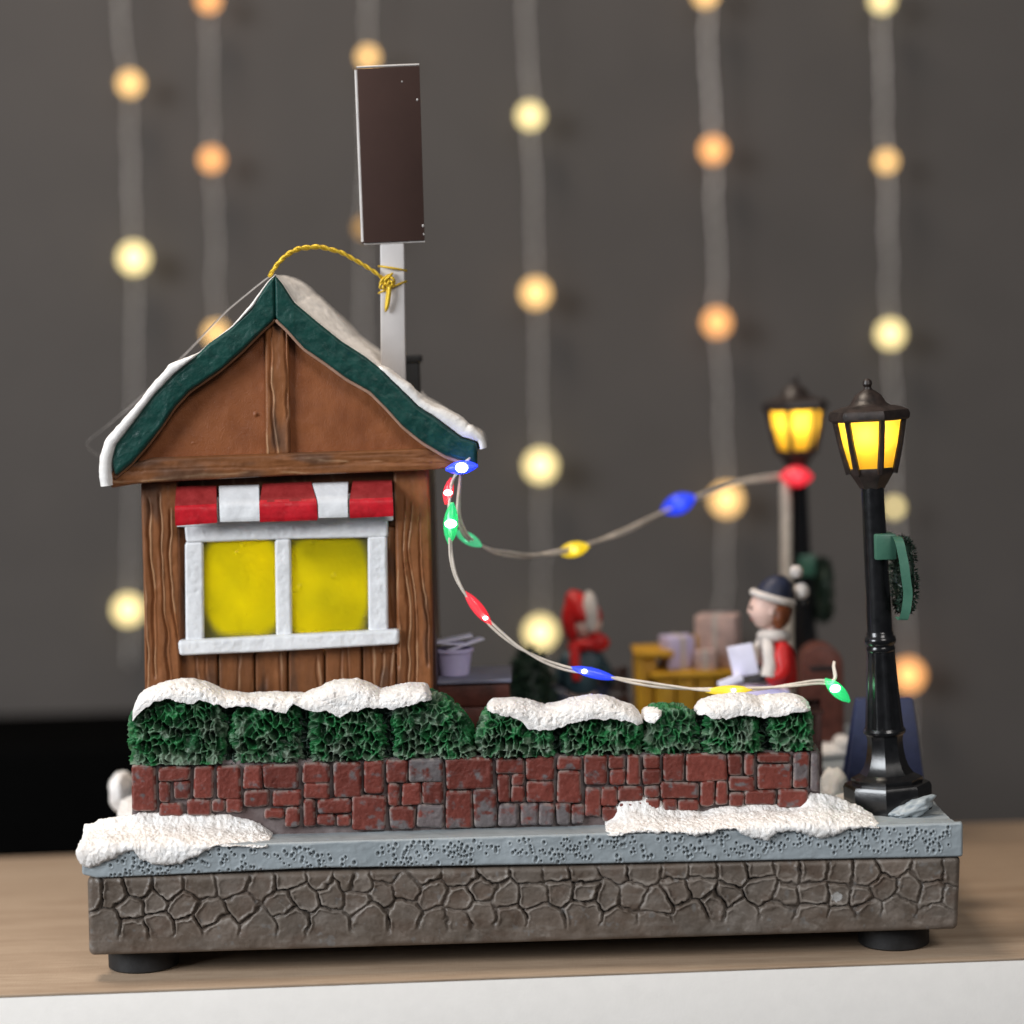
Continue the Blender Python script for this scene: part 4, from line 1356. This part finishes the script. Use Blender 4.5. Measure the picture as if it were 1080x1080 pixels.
for k, (dx, dz, a, b_) in enumerate(((-8, 40, -6, .10), (12, 37, 14, -.28), (0, 44, 4, -.16))):
    M_ = Matrix.Translation((q[0] + dx, 225, ztc + dz)) @ Matrix.Rotation(b_, 4, 'Y') @ Matrix.Rotation(R(a), 4, 'Z')
    mb.box(-22, 22, -14, 14, -1.2, 1.2, .5, M_)
tag(mb.build('paper_stack', m_paper, None, (q[0], 225, ztc + 30)), 'few pale folded sheets of paper lying across the lavender bucket', 'paper')

# dark evergreen shrub
q = P(560, 745, 420)
sh = thing('shrub', 'small dark evergreen shrub behind the hedge gap right of the counter', 'shrub', (q[0], 420, GZ))
rg = np.random.default_rng(8)
mb = MB()
top = P(560, 688, 420)[2]
for _ in range(900):
    v = rg.normal(0, 1, 3)
    v /= np.linalg.norm(v)
    c = np.array([q[0], 420, (GZ + top) / 2 + 10]) + v * np.array([30, 26, (top - GZ) / 2 - 6]) * rg.uniform(.6, 1) ** .5
    out = v + rg.normal(0, .5, 3)
    out /= np.linalg.norm(out)
    sd = np.cross(out, rg.normal(0, 1, 3))
    sd /= np.linalg.norm(sd)
    l_ = rg.uniform(8, 15)
    mb.add([c - sd * 2.4, c + sd * 2.4, c + out * l_], [(0, 1, 2)])
mb.ball((q[0], 420, (GZ + top) / 2 + 6), (24, 20, (top - GZ) / 2 - 12), 20, 14, .3, .5)
mb.build('foliage', m_dgreen, sh, sharp=180)
mb = MB()
mb.tube([(q[0], 420, GZ - 1), (q[0], 420, GZ + 40)], [7, 5], 8)
mb.build('trunk', m_dark, sh)

# bench the seated boy is on
def bench(label, x, y, w, zs, zb, m, grp=None, face=1):
    bn = thing('bench', label, 'bench', (x, y, GZ), grp)
    mb = MB()
    for k in range(3):
        mb.box(x - w / 2, x + w / 2, y - 20 + 14 * k, y - 8 + 14 * k, zs - 4, zs, 1.2)
    mb.build('seat', m, bn)
    mb = MB()
    for k in range(3):
        z0 = zs + 6 + (zb - zs - 6) * k / 3
        mb.box(x - w / 2, x + w / 2, y + 22, y + 27, z0, z0 + (zb - zs - 6) / 3 - 3, 1.2)
    mb.build('backrest', m, bn)
    for sx in (-1, 1):
        for sy in (-16, 24):
            mb = MB()
            mb.box(x + sx * (w / 2 - 6) - 3, x + sx * (w / 2 - 6) + 3, y + sy - 3, y + sy + 3, GZ - 1, zs - 4 if sy < 0 else zb, 1)
            mb.build('leg', m, bn)
    return bn
qb = P(603, 740, 500)
zs2 = P(603, 738, 500)[2]
bench('dark brown slatted bench under the figure in the red hat', qb[0], 500, 150, zs2, P(603, 705, 520)[2], m_dark, 'dark benches')

# ---- people
def skin_mesh(nodes, edges, root, lvl=2):
    me = bpy.data.meshes.new('tmp')
    names = list(nodes)
    K = 20.0                                    # work at a comfortable scale
    c0 = np.array(nodes[root][:3])
    me.from_pydata([tuple((np.array(nodes[n_][:3]) - c0) / K) for n_ in names], [(names.index(a), names.index(b_)) for a, b_ in edges], [])
    o = bpy.data.objects.new('tmp', me)
    COL.objects.link(o)
    md = o.modifiers.new('skin', 'SKIN')
    md.use_smooth_shade = True
    for i, n_ in enumerate(names):
        r_ = nodes[n_][3] / K
        d_ = me.skin_vertices[0].data[i]
        d_.radius = (r_, r_ * (nodes[n_][4] if len(nodes[n_]) > 4 else 1))
        d_.use_root = (n_ == root)
    s_ = o.modifiers.new('sub', 'SUBSURF')
    s_.levels = s_.render_levels = lvl
    dg = bpy.context.evaluated_depsgraph_get()
    ev = o.evaluated_get(dg)
    m2 = ev.to_mesh()
    V = np.array([v.co[:] for v in m2.vertices]) * K + c0
    F = [list(p_.vertices) for p_ in m2.polygons]
    ev.to_mesh_clear()
    bpy.data.objects.remove(o)
    bpy.data.meshes.remove(me)
    return V, F

def hand_nodes(w, d, up, size, tag_):
    """palm, four fingers of unequal length curling and a side thumb"""
    w, d, up = (np.array(v, float) for v in (w, d, up))
    d /= np.linalg.norm(d)
    sd = np.cross(d, up)
    sd /= np.linalg.norm(sd)
    up = np.cross(sd, d)
    N = {tag_ + 'w': (*w, size * .22), tag_ + 'p': (*(w + d * size * .38), size * .26)}
    E = [(tag_ + 'w', tag_ + 'p')]
    for k, (off, l_) in enumerate(((-.24, .42), (-.08, .52), (.08, .48), (.24, .36))):
        a = w + d * size * .52 + sd * off * size
        b_ = a + d * size * l_ * .55 - up * size * .08
        c = b_ + d * size * l_ * .3 - up * size * l_ * .45
        for nm, p_, r_ in (('a', a, .09), ('b', b_, .08), ('c', c, .065)):
            N[f'{tag_}{k}{nm}'] = (*p_, size * r_)
        E += [(tag_ + 'p', f'{tag_}{k}a'), (f'{tag_}{k}a', f'{tag_}{k}b'), (f'{tag_}{k}b', f'{tag_}{k}c')]
    a = w + d * size * .25 - sd * size * .3
    b_ = a + d * size * .25 - sd * size * .12 - up * size * .1
    N[tag_ + 't0'] = (*a, size * .1)
    N[tag_ + 't1'] = (*b_, size * .08)
    E += [(tag_ + 'p', tag_ + 't0'), (tag_ + 't0', tag_ + 't1')]
    return N, E

def add_skin(nodes, edges, root, name, m, parent, lvl=2):
    V, F = skin_mesh(nodes, edges, root, lvl)
    mb = MB()
    mb.add(V, F)
    return mb.build(name, m, parent, sharp=180)

def p3(px, py, Y, dy=0):
    q_ = P(px, py, Y)
    return np.array([q_[0], Y + dy, q_[2]])

# -- woman in the red coat, seated, facing left
PY = 300
pw = thing('person', 'seated person in red coat, white scarf and navy fur trimmed hat holding a letter', 'person', (*p3(822, 745, PY)[:2], GZ), 'seated figures')
J = {}
def jn(d, name, px, py, dy, r_, k=1.0):
    q_ = p3(px, py, PY, dy)
    d[name] = (*q_, r_, k)
jn(J, 'pelvis', 824, 728, 0, 17)
jn(J, 'belly', 825, 712, 0, 14)
jn(J, 'chest', 823, 692, 0, 15)
jn(J, 'neckb', 819, 677, 0, 8)
jn(J, 'neck', 815, 668, 0, 6.5)
jn(J, 'jaw', 812, 655, 0, 7)
for s_, nm in ((-1, 'n'), (1, 'f')):
    jn(J, 'sh' + nm, 823, 684, s_ * 18, 9)
    jn(J, 'el' + nm, 826 if nm == 'n' else 812, 708 if nm == 'n' else 700, s_ * 24, 8.5)
    jn(J, 'wr' + nm, 806 if nm == 'n' else 792, 714 if nm == 'n' else 690, s_ * 15, 4.6)
    jn(J, 'hip' + nm, 820, 734, s_ * 9, 11)
    jn(J, 'kn' + nm, 776, 731, s_ * 11, 9)
    jn(J, 'an' + nm, 778, 775, s_ * 11, 6)
    jn(J, 'to' + nm, 764, 779, s_ * 12, 5)
E_ = [('pelvis', 'belly'), ('belly', 'chest'), ('chest', 'neckb'), ('neckb', 'neck'), ('neck', 'jaw')]
for nm in 'nf':
    E_ += [('chest', 'sh' + nm), ('sh' + nm, 'el' + nm), ('el' + nm, 'wr' + nm), ('pelvis', 'hip' + nm), ('hip' + nm, 'kn' + nm), ('kn' + nm, 'an' + nm), ('an' + nm, 'to' + nm)]
def head(c, r, yaw, n=48):
    """sculpted head: brow, sockets, nose, cheeks, mouth line and chin; looks along -x turned by yaw"""
    ph = np.linspace(.03, np.pi - .03, n)
    th = np.arange(n + 16) / (n + 16) * 2 * np.pi
    ph, th = np.meshgrid(ph, th, indexing='ij')
    d = np.stack([np.sin(ph) * np.cos(th), np.sin(ph) * np.sin(th), np.cos(ph)], -1)
    x, y, z = d[..., 0], d[..., 1], d[..., 2]
    f = np.clip(-x, 0, 1)
    g = lambda yy, zz, sy, sz: np.exp(-((y - yy) / sy) ** 2 - ((z - zz) / sz) ** 2) * (x < 0)
    k = 1 + .115 * g(0, -.12, .13, .13) + .05 * g(0, .10, .10, .2) - .05 * (g(.30, .10, .14, .10) + g(-.30, .10, .14, .10)) + .045 * (g(.36, -.25, .2, .2) + g(-.36, -.25, .2, .2))
    k = k + .05 * g(0, -.44, .18, .06) + .035 * g(0, -.58, .16, .06) - .04 * g(0, -.52, .2, .03) + .07 * g(0, -.78, .22, .14)
    V = d * k[..., None] * np.array([21, 18.5, 24.0]) * r
    low = np.clip(-z - .25, 0, 1)
    V[..., 1] *= 1 - .38 * low
    V[..., 0] = V[..., 0] * (1 - .30 * low) - 3.0 * low * r
    cy_, sy_ = math.cos(yaw), math.sin(yaw)
    W = V.copy()
    W[..., 0] = V[..., 0] * cy_ - V[..., 1] * sy_
    W[..., 1] = V[..., 0] * sy_ + V[..., 1] * cy_
    return W + np.array(c)
V_, F_ = skin_mesh(J, E_, 'pelvis', 2)
mb = MB()
mb.add(V_, F_)
HC = p3(809, 642, PY)
mb.grid(head(HC, 1.0, 0), True, (1, 1, 1), True)
mb.build('body', m_skin, pw, sharp=180)
cj = {k: list(v) for k, v in J.items() if k[:2] in ('pe', 'be', 'ch', 'sh', 'el', 'wr') and k != 'chin' or k == 'neckb'}
for k in cj:
    cj[k][3] *= 1.45
cj['pelvis'][3] = 22
cj['neckb'][3] = 9
add_skin(cj, [e for e in E_ if e[0] in cj and e[1] in cj], 'pelvis', 'coat', m_coat, pw)
sj = {k: list(J[k]) for k in ('pelvis', 'hipn', 'hipf', 'knn', 'knf', 'ann', 'anf')}
for k in sj:
    sj[k][3] *= 1.3
sj['pelvis'][3] = 19
add_skin(sj, [e for e in E_ if e[0] in sj and e[1] in sj], 'pelvis', 'trousers', m_lav, pw)
for nm, (dx_, dz_) in (('n', (-1, .05)), ('f', (-.9, .35))):
    hn, he = hand_nodes(J['wr' + nm][:3], (dx_, .1, dz_), (0, 0, 1), 21, 'h')
    add_skin(hn, he, 'hw', 'glove', m_glove, pw, 2)
sc_ = MB()
c0 = p3(817, 671, PY)
lp = [c0 + np.array([13 * math.cos(a) - 1, 13 * math.sin(a), 2.5 * math.cos(a + 2)]) for a in np.linspace(0, 2 * np.pi, 40)]
sc_.tube(lp, 7.5, 12)
sc_.tube(spline([p3(808, 672, PY, -10), p3(809, 684, PY, -17), p3(811, 698, PY, -19), p3(809, 711, PY, -20)], 30), np.linspace(6.5, 10, 30), 12)
sc_.tube(spline([p3(806, 672, PY, 4), p3(801, 686, PY, 6), p3(799, 700, PY, 6)], 30), np.linspace(6.5, 10, 30), 12)
sc_.build('scarf', m_fur, pw, sharp=180)
hr = MB()
for (a, b_, dy, rx, rz) in ((823, 645, 0, 13, 19), (821, 649, -11, 9, 15), (821, 649, 11, 9, 15), (815, 629, 0, 20, 10)):
    c0 = p3(a, b_, PY, dy)
    hr.ball(c0, (rx, 11 if dy else 17, rz), 24, 16, .18, .35, int(a + dy))
hr.build('hair', m_hair, pw, sharp=180)
ht = MB()
tl = Matrix.Rotation(R(17), 4, 'Y')
c0 = p3(815, 630, PY)
prof = [(21, -1), (21.5, 3), (20, 8), (17.5, 15), (14, 21), (9, 26), (3, 28.5)]
G_ = []
for r_, z_ in prof:
    G_.append([np.array(tl @ Vector((r_ * math.cos(a) * 1.05 + z_ * .12, r_ * math.sin(a), z_))) + c0 for a in np.linspace(0, 2 * np.pi, 28, endpoint=False)])
ht.grid(np.array(G_), True, (1, 1, 1), True)
hat = ht.build('hat', m_hat, pw, sharp=180)
fb = MB()
fb.tube([np.array(tl @ Vector((24 * math.cos(a), 21.5 * math.sin(a), 0))) + c0 for a in np.linspace(0, 2 * np.pi, 40)], 4.6, 12)
fb.build('fur_brim', m_fur, hat, sharp=180)
pp_ = MB()
pp_.ball(p3(840, 603, PY + 4), 8, 20, 14, .15, .3)
pp_.ball(p3(845, 623, PY + 4), 10, 20, 14, .15, .3)
pp_.build('pompom', m_fur, hat, sharp=180)
for dy in (-1, 1):
    ey = MB()
    ey.ball(HC + np.array([-19.6, dy * 6.4, 2.2]), (2.0, 2.4, 2.8), 14, 10)
    ey.build('eye', m_eye, pw, sharp=180)
lpm = MB()
lpm.ball(HC + np.array([-17.8, 0, -12.2]), (2.0, 3.6, 1.5), 14, 8)
lpm.build('lips', m_lip, pw, sharp=180)
for dy in (-1, 1):
    er = MB()
    er.ball(HC + np.array([3.5, dy * 18.2, -2]), (3.6, 2, 5.2), 14, 10)
    er.build('ear', m_skin, pw, sharp=180)
lt = MB()
qa = p3(783, 695, PY, -4)
M_ = Matrix.Translation(qa) @ Matrix.Rotation(R(-12), 4, 'Y') @ Matrix.Rotation(R(-22), 4, 'Z')
lt.box(-16, 16, -1, 1, -20, 18, .6, M_)
M_ = Matrix.Translation(p3(772, 717, PY, -8)) @ Matrix.Rotation(R(70), 4, 'Y') @ Matrix.Rotation(R(-12), 4, 'Z')
lt.box(-5, 5, -14, 14, -18, 12, 1, M_)
tag(lt.build('letter', m_paper, None, qa), 'pale lavender letter held open by the person in the red coat', 'letter')
qbn = p3(828, 748, PY)
bench('dark bench under the person in the red coat', qbn[0] + 6, PY + 6, 78, P(820, 744, PY)[2] - 6, P(820, 744, PY)[2] - 2, m_dark, 'dark benches')

# -- child with the red hat, back to the camera
PY = 480
pc = thing('person', 'blurred seated person in teal coat with red hat and red scarf, back turned', 'person', (*p3(612, 740, PY)[:2], GZ), 'seated figures')
J2 = {}
for (nm, px, py, dx_, dy, r_) in (('pelvis', 613, 735, 0, 0, 20), ('belly', 613, 718, 0, 0, 18), ('chest', 614, 699, 0, 0, 17), ('neckb', 617, 684, 0, 0, 9), ('neck', 618, 676, 0, 0, 8), ('jaw', 619, 666, 0, 0, 8), ('sha', 598, 694, 0, 0, 9), ('shb', 631, 694, 0, 0, 9), ('ela', 590, 715, 0, 6, 8), ('elb', 641, 714, 0, 6, 8), ('wra', 598, 727, 0, 20, 6), ('wrb', 644, 726, 0, 22, 6), ('hda', 605, 728, 0, 30, 6), ('hdb', 640, 727, 0, 32, 6),
                              ('hipa', 606, 738, 0, 4, 12), ('hipb', 620, 738, 0, 4, 12), ('kna', 604, 738, 0, 44, 10), ('knb', 624, 738, 0, 44, 10), ('ana', 604, 770, 0, 46, 7), ('anb', 624, 770, 0, 46, 7), ('toa', 604, 775, 0, 60, 6), ('tob', 624, 775, 0, 60, 6)):
    q_ = p3(px, py, PY, dy)
    J2[nm] = (*q_, r_, 1.0)
E2 = [('pelvis', 'belly'), ('belly', 'chest'), ('chest', 'neckb'), ('neckb', 'neck'), ('neck', 'jaw')]
for nm in 'ab':
    E2 += [('chest', 'sh' + nm), ('sh' + nm, 'el' + nm), ('el' + nm, 'wr' + nm), ('wr' + nm, 'hd' + nm), ('pelvis', 'hip' + nm), ('hip' + nm, 'kn' + nm), ('kn' + nm, 'an' + nm), ('an' + nm, 'to' + nm)]
V_, F_ = skin_mesh(J2, E2, 'pelvis', 2)
mb = MB()
mb.add(V_, F_)
mb.grid(head(p3(618, 656, PY), 1.0, R(-135)), True, (1, 1, 1), True)
mb.build('body', m_skin, pc, sharp=180)
cj = {k: list(v) for k, v in J2.items() if k in ('pelvis', 'belly', 'chest', 'neckb', 'sha', 'shb', 'ela', 'elb', 'wra', 'wrb')}
for k in cj:
    cj[k][3] *= 1.25
add_skin(cj, [e for e in E2 if e[0] in cj and e[1] in cj], 'pelvis', 'coat', m_teal, pc)
cj = {k: list(v) for k, v in J2.items() if k in ('pelvis', 'hipa', 'hipb', 'kna', 'knb', 'ana', 'anb')}
for k in cj:
    cj[k][3] *= 1.2
add_skin(cj, [e for e in E2 if e[0] in cj and e[1] in cj], 'pelvis', 'trousers', m_hat, pc)
for nm in 'ab':
    hn, he = hand_nodes(J2['wr' + nm][:3], (.2 if nm == 'a' else -.2, 1, 0), (0, 0, 1), 19, 'h')
    add_skin(hn, he, 'hw', 'glove', m_glove, pc, 2)
ht = MB()
c0 = p3(616, 652, PY)
G_ = []
for r_, dx_, z_ in ((23, 0, -2), (24, -1, 4), (22.5, -3, 13), (18, -6, 23), (12, -10, 31), (4, -13, 36)):
    G_.append([c0 + np.array([r_ * math.cos(a) + dx_, r_ * math.sin(a), z_]) for a in np.linspace(0, 2 * np.pi, 26, endpoint=False)])
ht.grid(np.array(G_), True, (1, 1, 1), True)
ht.ball(p3(602, 654, PY, -4), (12, 14, 26), 20, 14)
hat2 = ht.build('hat', m_coat, pc, sharp=180)
fb = MB()
fb.ball(p3(622, 644, PY, -16), (10, 9, 26), 22, 16, .2, .4)
fb.build('fur_trim', m_fur, hat2, sharp=180)
sc_ = MB()
c0 = p3(618, 680, PY)
sc_.tube([c0 + np.array([16 * math.cos(a), 15 * math.sin(a), 3 * math.cos(a + 1)]) for a in np.linspace(0, 2 * np.pi, 36)], 8, 12)
sc_.ball(p3(630, 676, PY, -12), (14, 8, 12), 20, 14, .2, .5)
sc_.tube(spline([p3(606, 680, PY, -14), p3(606, 700, PY, -20), p3(608, 715, PY, -22)], 24), np.linspace(7, 5, 24), 10)
sc_.build('scarf', m_coat, pc, sharp=180)

# yellow cart with parcels
CYY = 430
ct = thing('cart', 'mustard yellow wooden cart with planked front behind the middle hedge', 'cart', (P(725, 760, CYY)[0], CYY, GZ))
xa, xb = P(690, 720, CYY)[0], P(778, 720, CYY)[0]
zt2 = P(730, 708, CYY)[2]
mb = MB()
for k in range(4):
    a = xa + (xb - xa) * k / 4
    mb.box(a + 1, xa + (xb - xa) * (k + 1) / 4 - 1, CYY, CYY + 80, GZ + 8, zt2 - 6, 2)
mb.box(xa - 1, xb + 1, CYY - 4, CYY + 4, GZ + 14, GZ + 24, 2)
mb.build('plank_body', m_yellow, ct)
mb = MB()
mb.box(xa - 5, xb + 4, CYY - 8, CYY + 88, zt2 - 8, zt2, 2.5)
mb.build('rim', m_yellow, ct)
mb = MB()
zh = P(685, 688, CYY)[2]
for y_ in (CYY + 4, CYY + 72):
    mb.box(xa - 22, xa - 12, y_, y_ + 10, GZ, zh, 2.5)
mb.box(xa - 24, xa + 26, CYY + 2, CYY + 84, zh - 8, zh, 2.5)
mb.box(xa - 21, xa + 4, CYY + 12, CYY + 76, GZ + 10, zh - 6, 2)
mb.build('side_frame', m_yellow, ct)
for k in (0, 1):
    mb = MB()
    mb.box(xa + 6 + k * (xb - xa - 20), xa + 14 + k * (xb - xa - 20), CYY + 4, CYY + 12, GZ - 1, GZ + 10, 1.5)
    mb.build('leg', m_yellow, ct)
def parcel(label, cx_, by, w, h_, dpt, m, rot, rib=None, zbase=None, y=CYY + 40):
    q_ = P(cx_, by, y)
    zb_ = zt2 + .3 if zbase is None else zbase
    t_ = thing('parcel', label, 'parcel', (q_[0], y, zb_), 'parcels on the yellow cart')
    M_ = Matrix.Translation((q_[0], y, zb_)) @ Matrix.Rotation(R(rot), 4, 'Z')
    mb = MB()
    mb.box(-w / 2, w / 2, -dpt / 2, dpt / 2, 0, h_, 2, M_)
    mb.build('box', m, t_)
    mb = MB()
    mb.box(-3, 3, -dpt / 2 - .8, dpt / 2 + .8, -.2, h_ + .8, .6, M_)
    mb.build('ribbon', rib or m_fur, t_)
    return t_
parcel('lavender parcel at the left end of the yellow cart', 716, 705, 40, 40, 38, m_lav, 14)
parcel('tall pinkish parcel at the right end of the yellow cart', 758, 705, 52, 66, 42, m_pink, -16)
parcel('small pale pink parcel in front, between the lavender and tall pinkish parcels', 744, 705, 26, 24, 20, m_pink, -4, y=CYY + 12)
parcel('mustard yellow parcel standing between the lavender and pinkish ones', 734, 705, 22, 40, 20, m_yellow, 9, m_yellow, y=CYY + 36)

# dark red rounded box beside the red-coated person
q = P(867, 800, 430)
mbx = thing('letter_box', 'dark red round topped letter box behind the person in the red coat', 'letter box', (q[0], 430, GZ))
mb = MB()
rb_ = 26
ztb = P(867, 700, 430)[2]
pr = [(rb_ * math.cos(a), ztb + rb_ * math.sin(a)) for a in np.linspace(0, np.pi, 18)]
mb.prism([(q[0] + a, b_) for a, b_ in pr] + [(q[0] - rb_, GZ), (q[0] + rb_, GZ)], 'y', 410, 460, 2)
mb.build('box_body', m_maroon, mbx)
mb = MB()
mb.box(q[0] - 15, q[0] + 15, 407.5, 411, ztb - 6, ztb, .8)
mb.build('slot', m_rubber, mbx)
mb = MB()
mb.ball((q[0] + 22, 405, P(884, 785, 405)[2]), (12, 12, 12), 22, 16, .2, .4)
mb.ball((q[0] + 4, 415, GZ + 8), (34, 26, 12), 26, 16, .25, .5)
mb.build('snow_lump', m_snow, mbx, sharp=180)

# navy A-board behind the front lamp
AY = 200
q = P(934, 836, AY)
ab = thing('sandwich_board', 'navy blue folding sandwich board standing behind the front street lamp', 'sandwich board', (q[0], AY + 20, GZ))
zt3 = P(940, 739, AY)[2]
for sgn, y0 in ((1, AY), (-1, AY + 52)):
    mb = MB()
    x0, x1 = P(893, 832, AY)[0], P(976, 832, AY)[0]
    u0, u1 = P(906, 740, AY)[0], P(966, 740, AY)[0]
    b = bmesh.new()
    th_ = 6
    vs = []
    for yo in (0, th_ * sgn):
        for (x_, z_, yy_) in ((x0, GZ, y0), (x1, GZ, y0), (u1, zt3, y0 + 20 * sgn), (u0, zt3, y0 + 20 * sgn)):
            vs.append(b.verts.new((x_, yy_ + yo, z_)))
    for f in ((0, 1, 2, 3), (7, 6, 5, 4), (0, 4, 5, 1), (1, 5, 6, 2), (2, 6, 7, 3), (3, 7, 4, 0)):
        b.faces.new([vs[i] for i in f])
    bmesh.ops.recalc_face_normals(b, faces=b.faces[:])
    bmesh.ops.bevel(b, geom=b.edges[:], offset=1.5, segments=2, affect='EDGES', profile=.5)
    mb.bm(b)
    mb.build('board', m_navy, ab)

# ------------------------------------------------------------------ light
w = bpy.data.worlds.new('World')
sc.world = w
w.use_nodes = True
bg = w.node_tree.nodes['Background']
bg.inputs[0].default_value = (.80, .90, 1.0, 1)
bg.inputs[1].default_value = .06

def area(name, loc, look, size, watts, col, sy=None):
    d = bpy.data.lights.new(name, 'AREA')
    d.size = size
    if sy:
        d.shape = 'RECTANGLE'
        d.size_y = sy
    d.energy = watts
    d.color = col
    o = bpy.data.objects.new(name, d)
    COL.objects.link(o)
    o.location = loc
    o.rotation_euler = (Vector(look) - Vector(loc)).to_track_quat('-Z', 'Y').to_euler()
    return o
area('ceiling_lamp', (-.26, .06, .85), (0, .05, .08), .22, 4.8, (1.0, .85, .70))
area('window_light', (-1.15, -.74, .55), (0, 0, .08), .6, 23, (.92, .96, 1.0))
area('room_light', (.5, -1.3, 1.0), (.1, .3, .1), .6, 10.5, (1.0, .96, .92))

sc.view_settings.view_transform = 'Standard'
sc.view_settings.look = 'None'
sc.view_settings.exposure = 0
sc.view_settings.gamma = 1
sc.view_settings.use_curve_mapping = False
sc.render.engine = 'CYCLES'
sc.cycles.use_denoising = True
sc.cycles.use_adaptive_sampling = True
sc.cycles.adaptive_threshold = .008
sc.cycles.max_bounces = 8
sc.cycles.transparent_max_bounces = 12
sc.cycles.sample_clamp_indirect = 6
for o in bpy.data.objects:
    for k in ('_o', '_p'):
        if k in o:
            del o[k]
